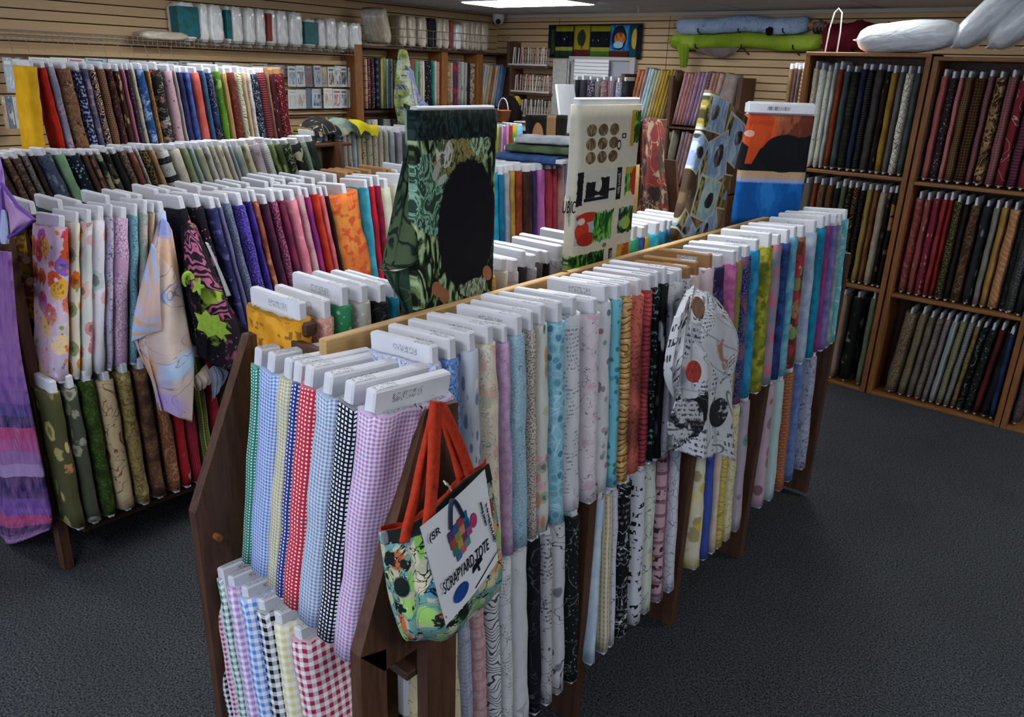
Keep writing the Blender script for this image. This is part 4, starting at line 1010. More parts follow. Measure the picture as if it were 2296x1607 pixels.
o = MB().tube([(.07 * math.cos(t), 0, .1 + .13 * math.sin(t)) for t in [k * math.pi / 10 for k in range(11)]], .005, 6).build('handle', M_WHITEPL); o.parent = r; o.location = (0, 0, 0)
drape('hanging_coat', [[A(1128, 218, -6.1), A(1140, 214, -6.1), A(1152, 220, -6.1)], [A(1118, 240, -6.05), A(1142, 236, -6.0), A(1166, 250, -6.05)], [A(1138, 280, -6.05), A(1148, 276, -6.0), A(1163, 276, -6.05)]], M_DK, 'black cloth bag hanging beside the small wall shelves', 'bag', fold=.02, nf=1.2, th=.03)
tag(MB().tube([A(1156, 222, -6.2), A(1163, 232, -6.2)], .05, 8).build('cloth_flower', plain('yellow_cloth', 'b89a20', .8)), 'small yellow cloth piece behind the black bag', 'cloth')
# ---------------------------------------------------------------- bookcases of bolts on the right
YF = 5.16
def case(lab, x0, x1, depth=.30, shelves=(.02, .685, 1.372), top=2.065, left=True, right=True, y=YF):
    r = empty('bookcase', ((x0 + x1) / 2, y, 0)); tag(r, lab, 'bookcase', 'bookcases along the right')
    if left: MB().box((x0, y, 0), (x0 + .03, y + depth, top)).build('side_panel', M_PINE, r)
    if right: MB().box((x1 - .03, y, 0), (x1, y + depth, top)).build('side_panel', M_PINE, r)
    MB().box((x0, y - .002, top - .022), (x1, y + depth, top)).build('top_panel', M_PINEH, r)
    for z in shelves: MB().box((x0 + .03, y + .002, z - .02), (x1 - .03, y + depth, z)).build('shelf', M_PINEH, r)
    MB().box((x0 + .01, y + depth - .01, 0), (x1 - .01, y + depth, top - .02)).build('back_panel', M_DARKWOOD, r)
    return r
case('first wooden bookcase of fabric bolts, left of the others, beside the blue panel', -1.965, -1.245, depth=.27)
case('second wooden bookcase of fabric bolts, with mauve and brown bolts on its top shelf', -1.235, -.47, shelves=(.02, .675, 1.36), top=2.05, depth=.30)
case('third wooden bookcase of fabric bolts, cut off by the right edge', -.465, .30, depth=.30, shelves=(.02, .665, 1.35), top=2.04)
CG = 'bolts in the right bookcases'
def crow(data, place, zt, zb, **k): 
    return row(data, place, CG, Y=YF + .035, zt=zt, zb=zb, depth=.2, detail=1, up=k.pop('up', .042), selv=True, tmax=.075, jit=.008, cap=.013, **k)
crow("""
1822;1834;cream parchment;e0d2b8|k:9a8a70,50,.04
1836;1851;white crackle;e2e2d4|w:6a6a60,34,.014
1853;1864;pale crackle;dcdccc|w:70705f,30,.012
1866;1875;soft white;d0d2ca|n:a8aaa4,10
1877;1890;rust orange;8a4022|n:7a3418,10
1892;1906;slate green;4c5658|n:3c4648,10
1908;1927;dark olive plaid;24281e|h:3c4034,40,.2|n:1a1c16,12
1930;1944;ink navy;1a2030|n:262c3c,10
1946;1958;black taupe dash;1a1a1e|h:4a4440,70,.25
1961;1980;charcoal brown;37322f|n:46403c,20
1983;1997;chocolate leaf;241a16|l:7a5c38,40,.22
1999;2013;mustard;94742c|n:84641f,10
2015;2028;pewter;6a6862|n:5c5a54,14
2030;2048;cream black crackle;e0d8c4|k:4a443c,40,.05
2050;2066;grey green;4c5450|n:3c4440,14
""", 'on the first bookcase top shelf', 1.965, 1.378)
crow("""
1780;1796;coffee;5a4434|n:6a5240,12
1799;1819;grey leaf stripe;6c6658|l:3a362e,24,.3
1821;1832;burnt orange;7c3c1e|n:8c4a28,10
1834;1850;brown bark;5c4030|w:7c5c44,24,.03
1852;1868;nutmeg;5c3e26|l:7c5c3c,30,.25
1870;1883;black pine green;161c16|n:202a20,10
1885;1897;sage moss;4e5440|w:6e745c,20,.02
1899;1910;black speck;16140f|x:5a4a30,70
1912;1925;black and gold stripe;1c1610|h:7a5a2c,60,.3,.1
1927;1940;black confetti;12100e|v:8a7a64,80,.2
1942;1956;olive gold;8a763c|l:5c4c24,24,.2
1958;1969;amber brown;6a4420|n:7a5228,10
1971;1988;wheat;9c8c74|n:ac9c84,20
1990;2000;black rose;15110e|f:8a6c40+5f4a30,16,.4
2002;2014;dark bouquet;1a140e|f:a87c48+6a3c24+8a6c40,12,.45
""", 'on the first bookcase middle shelf', 1.275, .69, stuff=True)
crow("""
1846;1860;dusty taupe;6c5a4c|n:7a685a,12
1864;1882;black walnut;1c1614|n:2a201c,12
1886;1902;tan dotted;8a7462|v:a48c78,60,.2
1905;1944;black silver floral;141414|n:7c7868,10,.56,.6|l:3c3a34,16,.2
1950;1966;grey sage ribbed;6c745c|h:5a624c,80,.3
""", 'on the first bookcase bottom shelf', .605, .025)
crow("""
2088;2105;grey brown dot;45383a|v:8a7a78,80,.2
2108;2125;coral;a0544c|h:b46a60,90,.3
2127;2147;brown black dot;2c2024|v:a08a80,60,.22
2149;2161;salmon pink;a8645c|d:c08078,60,.3
2163;2183;tan basket;7a5a38|b:4a3420,.012,.012,.002
2186;2211;brown square;6a461f|b:2f1c0c,.016,.016,.004
2213;2227;mauve stripe;6a4240|d:85585a,60,.35
2230;2256;brown gold paisley;3c2418|w:a8865c,14,.05|n:8a6c44,12,.55,.6
2259;2281;pink basket;8f5f5c|b:6a3c3c,.014,.014,.002
2284;2308;crimson flourish;70222c|w:b08a84,7,.02
2311;2335;plum stripe;4a2030|h:6a3a48,60,.3
2337;2360;deep burgundy;6a1e28|n:7c2c34,10
2363;2385;wine;5c1c24|n:6c2830,10
""", 'on the second bookcase top shelf', 1.945, 1.368)
crow("""
2032;2049;garnet vine;6c2028|w:8a3a3c,20,.04
2052;2072;antique rose;8a4840|n:7a3c38,8|d:a05c50,20,.2,.1
2074;2089;rose sprig;84403f|l:b07470,40,.25
2091;2109;raspberry dash;742434|l:c09090,50,.25
2111;2125;red clay;84262a|n:943434,10
2127;2137;scarlet brown;8c2018|n:7a1a14,10
2139;2159;olive black tweed;241f12|x:6c6030,120
2161;2174;near black brown;1c1412|n:281c18,10
2176;2199;brown tweed;3c2a1c|w:6a5034,24,.05
2203;2225;charcoal leaf;26282a|l:7a7c78,30,.28
2229;2243;grey sand;6a685e|n:7c7a70,14
2245;2262;honey gold;a07c40|n:906c34,10
2264;2290;apricot stripe;a0704a|d:b88860,30,.3,.06
2293;2308;black onyx;141418|w:3c3c40,14,.02
2311;2330;dark pewter;3a3a3c|x:6a6a6c,120
""", 'on the second bookcase middle shelf', 1.265, .682)
crow("""
2028;2058;wide taupe mosaic;7a6a54|k:4c4030,60,.1
2061;2079;khaki stone;74684e|k:5a5038,50,.05
2081;2098;grey taupe;6c6258|n:5c5248,14
2100;2117;pebble brown;70645a|n:60544a,14|x:8a7e70,120
2119;2132;mauve taupe;6a605e|x:84787a,120
2134;2150;ice grey stripe;848888|u:a0a4a4,60,.3
2152;2168;olive grey;6f6c50|x:8a8668,120
2170;2184;slate cream;6c6c6c|h:84847c,60,.3
2186;2199;old gold;7c6a40|w:5c4c28,20,.04
2201;2216;black zigzag;101410|w:6a7068,12,.02
2218;2237;black silver dot;15191a|v:8a8c84,70,.22
2240;2255;dark cherry;441418|n:541c20,10
2258;2280;black violet;14141c|n:1f1f28,10
""", 'on the second bookcase bottom shelf', .575, .03, tilt=-.035)
crow("""
2262;2277;midnight teal;1c2c44|n:28405c,10
2280;2290;indigo blue;26325a|n:36466e,10
2293;2312;lilac stone;5f5464|n:6f6474,10
2315;2335;mauve mosaic;5c4a4c|k:3a2c30,50,.06
""", 'on the third bookcase bottom shelf', .555, .03, stuff=True)
crow("""
2300;2325;dark moss;2c3020|n:3c4030,10
2330;2352;black moss;1c2018|n:2a2e22,10
""", 'on the third bookcase middle shelf', 1.25, .675, stuff=True)
# wire hook on the first bookcase
o = MB().tube([(-1.885, YF + .1, 2.065), (-1.88, YF + .1, 2.2), (-1.865, YF + .1, 2.29), (-1.845, YF + .1, 2.315), (-1.82, YF + .1, 2.29), (-1.812, YF + .1, 2.18), (-1.812, YF + .1, 2.065)], .0045, 8).build('wire_hook', M_WIRE)
tag(o, 'bent white wire hook standing on top of the first bookcase', 'hook')
# pillow forms in plastic
s = NT('pillow_plastic', .22, .5); tc = s.node('ShaderNodeTexCoord').outputs['Object']; n = s.noise(s.vmap(tc, (3, 3, 9)), 3, 4, 1.2)
s.link(s.mix(s.step(n, .35, .65), lin('d4dadb'), lin('eef0f0')), s.b.inputs['Base Color']); s.bump(n, .5, .02); s.b.inputs['Coat Weight'].default_value = .5; M_PILLOW = s.m
def pillow(loc, rot, L, W, T, lab):
    r = empty('pillow_form', loc); r.rotation_euler = rot; tag(r, lab, 'pillow form', 'pillow forms in plastic on top of the bookcases')
    V = []; Fc = []; N = 26; K = 20
    for j in range(K + 1):
        u = -1 + 2 * j / K; s_ = max(0, 1 - abs(u) ** 4.5) ** .5; 
        for i in range(N):
            a = math.tau * i / N; cx, sy = math.cos(a), math.sin(a); q = math.copysign(abs(cx) ** .75, cx); w = math.copysign(abs(sy) ** .95, sy)
            V.append((u * L / 2, q * W / 2 * (.55 + .45 * s_) * (1 if s_ > 0 else .9), w * T / 2 * s_ * (1 + .04 * math.sin(7 * u + i)) + .002 * math.sin(i)))
    for j in range(K):
        for i in range(N): a = j * N + i; b = j * N + (i + 1) % N; Fc.append([a, b, b + N, a + N])
    Fc.append(list(range(N))[::-1]); Fc.append([K * N + i for i in range(N)])
    o = mesh_obj('filling', V, Fc, M_PILLOW); o.parent = r
    m = MB()
    for e in (-1, 1): m.box((e * L / 2 - .012, -W * .27, -.004), (e * L / 2 + .012, W * .27, .004), bev=.002)
    m.tube([(-L * .48, 0, -T * .2), (-L * .25, -.0, -T * .46), (L * .25, 0, -T * .46), (L * .48, 0, -T * .2)], .004, 5)
    o = m.build('seam', M_PILLOW); o.parent = r
    return r
pillow((-1.42, YF + .13, 2.155), (0, math.radians(-4), 0), .56, .30, .175, 'single puffy white pillow form lying flat on the first bookcase')
for k, (px, lb, rr) in enumerate(((2190, 'first of the leaning white pillow forms, next to the flat one', -47), (2268, 'second of the leaning white pillow forms on the second bookcase', -46), (2350, 'third leaning white pillow form, mostly cut off by the frame', -48))):
    xx = along(px - 45, 2.06, Y=YF + .12)
    L = .55; th_ = math.radians(rr); pillow((xx + .5 * L * math.cos(th_) - .02, YF + .15, 2.07 + .5 * L * math.sin(-th_) * .93 + .05), (0, th_, 0), L, .32, .165, lb)
M_GREENT = 1
# ---------------------------------------------------------------- racks of folded fabric against the back wall
r = empty('wall_rack', (-4.1, 7.8, 0)); tag(r, 'dark wooden rack of folded fabrics standing against the far wall', 'rack')
XA, XB, XC = along(1418, 1.7, Y=7.78), along(1522, 1.7, Y=7.78), along(1680, 1.7, Y=7.78)
for x in (XA - .06, XB - .045, XC - .07): MB().box((x, 7.62, 0), (x + .05, 7.93, 1.90)).build('upright', M_DARKWOOD, r)
for z in (1.40, .79, .2): MB().box((XA, 7.62, z - .02), (XC - .02, 7.93, z)).build('shelf', M_DARKWOOD, r)
def frow(data, place, zt, zb, Y=7.66, **k):
    global GAIN; GAIN = 1.45
    return row(data, place, k.pop('group', 'folded fabrics on the far wall rack'), Y=Y, zt=zt, zb=zb, depth=.16, detail=0, card=False, name='folded_fabric', what='folded fabric', tmax=.09, jit=.01, hj=.02, **k)
frow("""
1431;1438;apricot;9a6448|n:8a5438,10
1439;1446;copper check;9c6448|n:8c5438,10
1447;1453;greyed rose;7a6460|n:8a746c,10
1454;1461;pale blue;7c8a96|n:8c9aa6,10
1462;1468;ice grey;8c9ca0|n:9caaae,10
1469;1475;seafoam;8a9a8a|n:7c8c7c,10
1476;1482;pale khaki;9a9474|n:8a8464,10
1483;1489;wheat;9a8450|n:8a7440,10
1490;1496;honey;96803c|n:86702c,10
1497;1503;mustard;947c30|n:846c24,10
1504;1510;ochre;8c7838|n:7c682c,10
1511;1516;olive tan;847244|n:746238,10
1517;1521;walnut;5c4a34|n:4c3c28,10
""", 'high on the far wall rack', 1.965, 1.41, tilt=-.12)
frow("""
1534;1541;pink mauve;96747a|n:86646a,10
1542;1549;rose clay;98706e|n:88605e,10
1550;1556;dusty coral;94685e|n:84584e,10
1557;1564;dusty plum;846472|n:745462,10
1565;1572;orchid grey;866a7c|n:765a6c,10
1573;1580;heather;826a80|n:725a70,10
1581;1588;lilac grey;8a7688|n:7a6678,10
1589;1596;plum check;6e5460|b:4a3a44,.03,.03,.004
1597;1604;blush tan;94766c|n:84665c,10
1605;1612;terracotta rose;8c6458|n:7c5448,10
1613;1624;pale mocha;8c7870|n:7c6860,10
1625;1658;wide taupe;7c6e6a|n:6c5e5a,10;w
""", 'high at right on the far wall rack', 1.945, 1.41, tilt=-.1)
frow("""
1478;1485;grey green;6c7460|n:5c6450,10
1486;1492;olive leaf;5c6448|n:4c5438,10
1493;1499;cream lattice;94906c|k:5c5c3c,30,.08
1500;1506;pale moss;8a8a68|n:7a7a58,10
1507;1512;bone;94907c|n:84806c,10
""", 'midway on the far wall rack', 1.365, .80, tilt=-.08)
frow("""
1528;1535;ash mauve;7c6a6c|n:6c5a5c,10
1536;1543;grape grey;74626a|n:64525a,10
1544;1551;cocoa rose;7c6460|n:6c5450,10
1552;1559;brown lilac;745c5c|n:644c4c,10
1560;1568;rose lattice;94706c|k:6c4c48,30,.08
1569;1577;brick coral;94584c|n:84483c,10
1578;1586;salmon clay;9a6858|n:8a5848,10
1587;1596;pink sand;a0847c|n:90746c,10
""", 'midway at right on the far wall rack', 1.355, .80, tilt=-.08)
frow("""
1505;1514;ash grey;6e6c66|n:5e5c56,10
1516;1525;iron grey;5c5a58|n:4c4a48,10
1527;1536;fog grey;7a7872|n:6a6862,10
""", 'low on the far wall rack', .75, .21, tilt=-.06)
GAIN = 1.0
row("""
1768;1777;brown sienna;5c4630|n:4c3824,10
1779;1786;dark mocha;3a2420|n:4a322c,10
1788;1793;grey cocoa;4c4440|n:3c3430,10
1795;1808;tan brown weave;7a6044|b:3c2a1c,.03,.03,.006
""", 'beside the first bookcase', 'bolts standing behind the first bookcase', Y=6.6, zt=1.985, zb=1.45, depth=.2, detail=0, tmax=.09, stuff=True)
xx = along(1785, 1.43, Y=6.7); rr_ = empty('back_shelf', (xx, 6.6, 0)); tag(rr_, 'dark shelf behind the first bookcase carrying a few brown bolts', 'shelf')
MB().box((xx - .35, 6.55, 1.41), (xx + .35, 6.9, 1.445)).build('board', M_DARKWOOD, rr_); MB().box((xx + .25, 6.55, 0), (xx + .30, 6.9, 1.41)).build('upright', M_DARKWOOD, rr_)
MB().box((xx - .1, 6.85, 0), (xx + .35, 6.9, 1.41)).build('back_panel', M_DARKWOOD, rr_)
# ---------------------------------------------------------------- cases along the side wall
XW = -6.72
r = empty('wall_bookcase', (-6.83, 6.7, 0)); tag(r, 'orange wooden bookcase along the side wall with four bays of folded fabrics', 'bookcase')
pY = [along(p, 1.75, X=XW) for p in (797, 818, 899, 915, 991, 1004, 1070, 1083, 1141)]
MB().box((XL + .005, pY[0], 0), (XW, pY[1] - .02, 2.09)).build('upright', M_PINE, r)
for a_, b_ in ((2, 3), (4, 5), (6, 7)): MB().box((XL + .005, pY[a_], 0), (XW, pY[b_], 2.06)).build('upright', M_PINE, r)
MB().box((XL + .005, pY[8], 0), (XW, pY[8] + .04, 2.06)).build('upright', M_DARKWOOD, r)
for z in (2.085, 1.445, .83): MB().box((XL + .005, pY[1] - .02, z - .025), (XW + .01, pY[8], z)).build('shelf', M_DARKWOODH, r)
def wrow(data, place, zt, zb, **k):
    global GAIN; GAIN = 1.4
    return row(data, place, 'folded fabrics in the side wall bookcase', X=XW - .01, zt=zt, zb=zb, depth=.18, detail=0, card=False, name='folded_fabric', what='folded fabric', tmax=.12, jit=.006, hj=.015, **k)
wrow("""
819;823;peach squares;b09078|h:5a4438,14,.1
824;832;maroon script;4a2a30|t:a08a80,.02,30
833;841;wine print;3c2228|v:9a8a84,50,.25
843;852;teal and navy plaid;34505c|b:14202c,.07,.07,.02
854;857;straw;b0a074|n:a09064,8
858;861;yellow ochre;a08a2c|n:907a20,8
862;866;leaf green;6a8a54|n:5a7a44,8
867;870;pale sky;8ca4b0|n:9cb4c0,8
871;876;blue grey;7c8a98|w:4a5868,10,.02
877;884;white graph;a8a8a4|w:3c3c40,9,.02
885;891;lime print;8a9c3c|w:4c5c24,9,.03
892;897;pale grey;9a9a9a|n:8a8a8a,8
""", 'in the first side wall bay', 1.965, 1.45)
wrow("""
916;921;pale lilac;948c90|n:84808a,8
922;931;red and pink bouquet;7a3440|f:b0566a+8c2c34+5c6c3c+b07c4c,10,.5
932;941;green and blue leaf;4c7a5c|v:3c7c94+7c9c5c+a0a48c,14,.4
942;947;parchment;949080|w:5c584c,12,.02
948;953;cream rosebud;a49c90|v:8c5c60,20,.25
954;971;black daisy;101216|v:b8b8b0+a8a84c+70808c,40,.22
972;975;emerald stripe;2c7c70|n:1c5c54,8
976;980;rose white;a89494|n:98848a,8
981;988;tan weave;8c7462|w:5c4838,16,.03
""", 'in the second side wall bay', 1.965, 1.45)
wrow("""
1006;1011;brown ivory;6c5a48|w:a09078,12,.03
1012;1018;tan rope;8a7a60|w:5a4c38,14,.03
1019;1030;dark plum;3c2438|n:7a2430,8,.52,.58
1031;1036;grey rosette;7a7678|w:4a464a,14,.03
1037;1043;ivory branch;8c8a84|l:5a584c,18,.25
1044;1049;pewter leaf;7c7c78|l:4c4c44,18,.25
1050;1056;black;17151a|n:24202a,8
1057;1069;cream and brown vine;8a7c64|w:3c3024,14,.05
""", 'in the third side wall bay', 1.965, 1.45)
wrow("""
1085;1090;slate blue;5c6c7c|n:4c5c6c,8
1091;1096;silver;8a9094|n:7a8084,8
1097;1102;oat;948c7c|n:84806c,8
1103;1108;pale oak;8c7c68|n:7c6c58,8
1109;1114;cinnamon;744c38|n:643c28,8
1115;1119;cream stripe;9c9484|n:8c8474,8
1120;1125;ash;84807c|n:74706c,8
1126;1131;harbour blue;4c6484|n:3c5474,8
1132;1139;navy stripe;2c3c5c|u:4c5c7c,30,.3
""", 'in the fourth side wall bay', 1.955, 1.45, tilt=-.1)
wrow("""
824;834;grey lilac;7c7478|n:6c6468,8
835;850;pale print;9c9890|w:5c5850,9,.02
852;861;black ribbed;17171a|n:242428,8
862;880;soft white;a09e9a|n:908e8a,8
882;895;dusk grey;4c4c50|n:3c3c40,8
""", 'below the first side wall bay', 1.36, .84)
GAIN = 1.0
# ---------------------------------------------------------------- batting packages above
s = NT('clear_bag', .18, .6); tc = s.node('ShaderNodeTexCoord').outputs['Object']; n = s.noise(s.vmap(tc, (9, 9, 3)), 3, 4, 1)
s.link(s.mix(s.step(n, .35, .65), lin('cfd1cf'), lin('ececea')), s.b.inputs['Base Color']); s.bump(n, .6, .012); s.b.inputs['Coat Weight'].default_value = .4; M_BAGW = s.m
s = NT('clear_bag_cream', .22, .5); tc = s.node('ShaderNodeTexCoord').outputs['Object']; n = s.noise(s.vmap(tc, (9, 9, 3)), 3, 4, 1)
s.link(s.mix(s.step(n, .35, .65), lin('a89c8a'), lin('c8bcaa')), s.b.inputs['Base Color']); s.bump(n, .6, .012); M_BAGC = s.m
M_TEAL = plain('teal_paper', '156878', .5, .4, .1, 20, cols='0f5048')
M_REDP = plain('red_paper', '94403c', .6)
M_BAGK = plain('black_batting', '17151a', .8)
def bag(x, y, z, w, d, h, mat, lab, rot=0, lean=0, label=None, group='batting packages on the high wall shelf', flop=0):
    r = empty('batting_package', (x, y, z)); r.rotation_euler = (Matrix.Rotation(math.pi / 2 + rot, 3, 'Z') @ Matrix.Rotation(lean, 3, 'Y')).to_euler('XYZ'); tag(r, lab, 'batting package', group)
    V = []; Fc = []; N = 20; K = 8
    for j in range(K + 1):
        t = j / K; s_ = (1 - abs(2 * t - 1) ** 6) ** .5 * .25 + .75
        if j in (0, K): s_ = .62
        for i in range(N):
            a = math.tau * i / N; V.append((math.copysign(abs(math.cos(a)) ** .5, math.cos(a)) * w / 2 * s_ * (1 + .06 * math.sin(j * 2 + i)), math.copysign(abs(math.sin(a)) ** .4, math.sin(a)) * d / 2 * (.96 + .04 * s_), h * t + (.006 * math.sin(i * 2) if j == K else 0)))
    for j in range(K):
        for i in range(N): a = j * N + i; b = j * N + (i + 1) % N; Fc.append([a, b, b + N, a + N])
    Fc.append(list(range(N))[::-1]); Fc.append([K * N + i for i in range(N)])
    o = mesh_obj('bag', V, Fc, mat); o.parent = r
    m = MB().prism([(-d * .42, -.028), (-d * .3, .012), (d * .3, .012), (d * .42, -.02)], 0, -.004, .004); o = m.build('bag_tail', M_BAGW if mat != M_BAGC else M_BAGC); o.parent = r
    if label: o = MB().box((-w * .53, -d * .5 if 0 else -d * .52, h * .12), (w * .53 if label[1] else -w * .1, d * .1, h * .9), bev=.004).build('paper_label', label[0]); o.parent = r
    return r
wx = -6.72
specs = [(413, 446, 'w', 't'), (447, 470, 'w', ''), (471, 506, 'w', ''), (508, 519, 't', ''), (520, 548, 'w', ''), (552, 575, 'w', ''), (577, 598, 'w', ''), (600, 622, 'w', 'r'), (624, 650, 'w', ''), (652, 682, 'w', ''), (684, 712, 't', ''), (713, 733, 'w', ''), (734, 757, 'w', ''), (759, 784, 'w', ''), (786, 816, 'w', 'g')]
nm = ['with a large teal label', 'between the labelled one and the creased one', 'third along, creased', 'thin and teal', 'fifth along the high shelf', 'sixth along the high shelf', 'seventh along the high shelf', 'with a red paper edge', 'ninth along the high shelf', 'tenth along, before the second teal label', 'with the second teal label facing out', 'after the second teal one', 'taller than its neighbours', 'third from the corner post', 'last before the corner post']
for i, (p0, p1, k, l) in enumerate(specs):
    y0, y1 = along(p0, 2.2, X=wx), along(p1, 2.2, X=wx); big = i < 10
    z0 = 2.035; h = .30 if big else .25
    if i == 12: h = .275
    mat = M_BAGW; lb = (M_TEAL, True) if k == 't' or l == 't' else ((M_REDP, False) if l == 'r' else None)
    if i == 0: y0 -= .05
    bag(-6.83, (y0 + y1) / 2, z0, (y1 - y0) * .98, .22, h, mat, f'white batting package in clear plastic, {nm[i]}', lean=RND.uniform(-.03, .05), label=lb)
specs = [(870, 905, 'big'), (899, 917, 'c'), (918, 938, 'c'), (942, 962, 'c'), (962, 983, 'k'), (983, 996, 'c'), (996, 1012, 'c'), (1013, 1020, 'r'), (1020, 1040, 'w'), (1042, 1058, 'c'), (1058, 1068, 'c'), (1069, 1082, 'c'), (1083, 1100, 'c')]
for i, (p0, p1, k) in enumerate(specs[1:]):
    y0, y1 = along(p0, 2.25, X=wx), along(p1, 2.25, X=wx)
    bag(-6.83, (y0 + y1) / 2, 2.10, (y1 - y0) * .97, .2, .30 if k != 'w' else .26, {'c': M_BAGC, 'k': M_BAGK, 'r': M_REDP, 'w': M_BAGW}[k], ('cream', 'black', 'red', 'white')['ckrw'.index(k)] + f' batting package on the shelf near the corner, {("first", "second", "third", "fourth", "fifth", "sixth", "seventh", "eighth", "ninth", "tenth", "eleventh", "twelfth")[i]} along', lean=.14 if k == 'w' else 0, group='batting packages near the corner')
bag(-6.74, along(862, 2.3, X=-6.65), 2.13, .17, .26, .33, M_BAGC, 'large grey batting package tipped sideways over the corner post', lean=-.5, rot=.5, group='batting packages near the corner')
q = at(318, 72, X=-6.6)
b = bag(-6.72, along(362, 2.07, X=-6.6), 2.03, .07, .18, .38, M_BAGC, 'cream folded batting lying flat on the wire shelf'); b.rotation_euler = (Matrix.Rotation(math.pi / 2, 3, 'Z') @ Matrix.Rotation(math.pi / 2, 3, 'Y')).to_euler('XYZ'); b.location = (-6.74, along(322, 2.05, X=-6.65), 2.065)
# wire shelf on the side wall
r = empty('wire_shelf', (XL, 3.0, 2.02)); tag(r, 'long chrome wire shelf with hooks on the side wall', 'shelf')
m = MB(); y0, y1 = 1.6, 5.5
for x, z in ((XL + .03, 2.02), (XL + .15, 2.02), (XL + .28, 2.02), (XL + .28, 1.985), (XL + .03, 2.05), (XL + .28, 2.05)): m.tube([(x, y0, z), (x, y1, z)], .0025, 5)
k = y0
while k < y1: m.tube([(XL + .02, k, 2.02), (XL + .28, k, 2.02), (XL + .28, k, 1.985)], .0022, 4); m.tube([(XL + .28, k, 2.02), (XL + .28, k, 2.05)], .002, 4); k += .04
m.build('grid', M_WIRED, r)
for k in range(16):
    yy = 1.9 + k * .11; MB().tube([(XL + .28, yy, 1.985), (XL + .30, yy, 1.93), (XL + .31, yy + .005, 1.90)], .0025, 4).build('hook', M_WIRED, r)
r = empty('wire_fence', (XL, 6.6, 2.1)); tag(r, 'low wire fence along the edge of the shelf near the corner', 'wire rack')
m = MB()
for z in (2.10, 2.19, 2.27): m.tube([(XW, pY[1], z), (XW, pY[8], z)], .003, 5)
k = pY[1]
while k < pY[8]: m.tube([(XW, k, 2.09), (XW, k, 2.27)], .0025, 4); k += .09
m.build('grid', M_WIRED, r)
# ledge under the wire shelf and pegged packets
tag(MB().box((XL, 1.4, 1.885), (XL + .10, pY[0], 1.925)).build('wall_ledge', M_SLAT), 'tan wooden ledge along the side wall above the hanging pattern packets', 'ledge')
PC = ['a8b4c0', 'b8b8b0', 'b06058', '5c6c7c', 'c8d0d4', '788090', 'd0ccc0', '8a6860', 'a4b0a4', 'dcd8d0', '54505c', 'b8a890', 'a88c90', 'd8dcdc', 'c8c4bc']
def packet(x, y, z, w, h, cols, lab, rz=math.pi / 2, tilt=0, grp='pattern packets on the side wall'):
    k = ('pk',) + cols
    if k not in _cache:
        a = Art('packet_print', cols[0]); a.rect(.12, .88, .12, .72, a.tex([cols[1], cols[2], cols[0]], 4, 'l', dist=1.2)); a.rect(.12, .8, .8, .9, cols[2]); a.rect(.42, .58, .93, .97, 'e0e0e0'); a.b.inputs['Roughness'].default_value = .3; _cache[k] = a.done()
    V = [(-w / 2, -.004, 0), (w / 2, -.004, 0), (w / 2, .004, 0), (-w / 2, .004, 0), (-w / 2, -.003, h), (w / 2, -.003, h), (w / 2, .003, h), (-w / 2, .003, h), (0, -.009, h * .5)]
    Fc = [[0, 1, 8], [1, 5, 8], [5, 4, 8], [4, 0, 8], [1, 2, 6, 5], [2, 3, 7, 6], [3, 0, 4, 7], [4, 5, 6, 7], [3, 2, 1, 0]]
    o = mesh_obj('pattern_packet', V, Fc, _cache[k], uvs=lambda i: [V[i][0] / w + .5, V[i][2] / h], smooth=False)
    o.matrix_world = Matrix.Translation((x, y, z)) @ Matrix.Rotation(rz, 4, 'Z') @ Matrix.Rotation(tilt, 4, 'Y'); tag(o, lab, 'pattern packet', grp); return o
def packs(edges, zt, h, x, tagname, grp='pattern packets on the side wall'):
    for i, (p0, p1) in enumerate(zip(edges, edges[1:])):
        y0, y1 = along(p0, zt, X=x), along(p1, zt, X=x); c = tuple(RND.choice(PC) for _ in range(3))
        if c[0] in ('54505c', '5c6c7c', 'b06058', '8a6860'): c = ('c8d0d4',) + c[1:]
        w = (y1 - y0) * .96
        packet(x + RND.uniform(-.02, .02), (y0 + y1) / 2, zt - h, w, h * RND.uniform(.92, 1.02), c, f'flat pattern packet, {ORD[i]} in the {tagname} on the side wall', tilt=RND.uniform(-.02, .04), grp=grp)
ORD = 'first second third fourth fifth sixth seventh eighth ninth tenth eleventh twelfth thirteenth fourteenth fifteenth sixteenth'.split()
packs([643, 662, 681, 700, 717, 732, 748, 764, 780, 797], 1.875, .20, -6.80, 'upper packet row')
packs([643, 664, 685, 700, 722, 742, 762, 780, 797], 1.66, .19, -6.82, 'lower packet row')
packs([2, 24, 36, 50], 1.86, .24, -6.78, 'small row by the yellow bolt')
packs([0, 10, 24, 46], 1.60, .24, -6.80, 'low row by the yellow bolt')
packs([60, 110, 150, 190, 240, 290, 330, 372, 400, 440, 480, 520, 560, 600, 640], 1.875, .12, -6.85, 'row behind the top bolts')
for k, (z, a_) in enumerate(((1.43, 'lower'), (1.655, 'middle'))):
    tag(MB().box((XL, 3.9, z - .02), (XL + .08, pY[0], z)).build('wall_ledge', M_SLAT), f'narrow {a_} wooden ledge under the pattern packets', 'ledge')
frow_x = -6.80
wr = row("""
722;729;red book;8a4c44|n:7a3c34,8
730;737;cream book;a09880|n:908870,8
738;745;green notion pack;7c8c60|n:6c7c50,8
746;753;white notion pack;a8a8a0|n:989890,8
754;761;gold notion pack;9c8c30|n:8c7c24,8
762;770;lilac notion pack;84748c|n:74647c,8
771;779;mauve notion pack;745c64|n:644c54,8
780;790;brown notion pack;6c5048|n:5c4038,8
""", 'low on the side wall', 'notion packs low on the side wall', X=-6.78, zt=1.38, zb=1.17, depth=.1, detail=0, card=False, name='notion_pack', what='standing', tmax=.08, tilt=0)
for o in wr: o['category'] = 'notion pack'
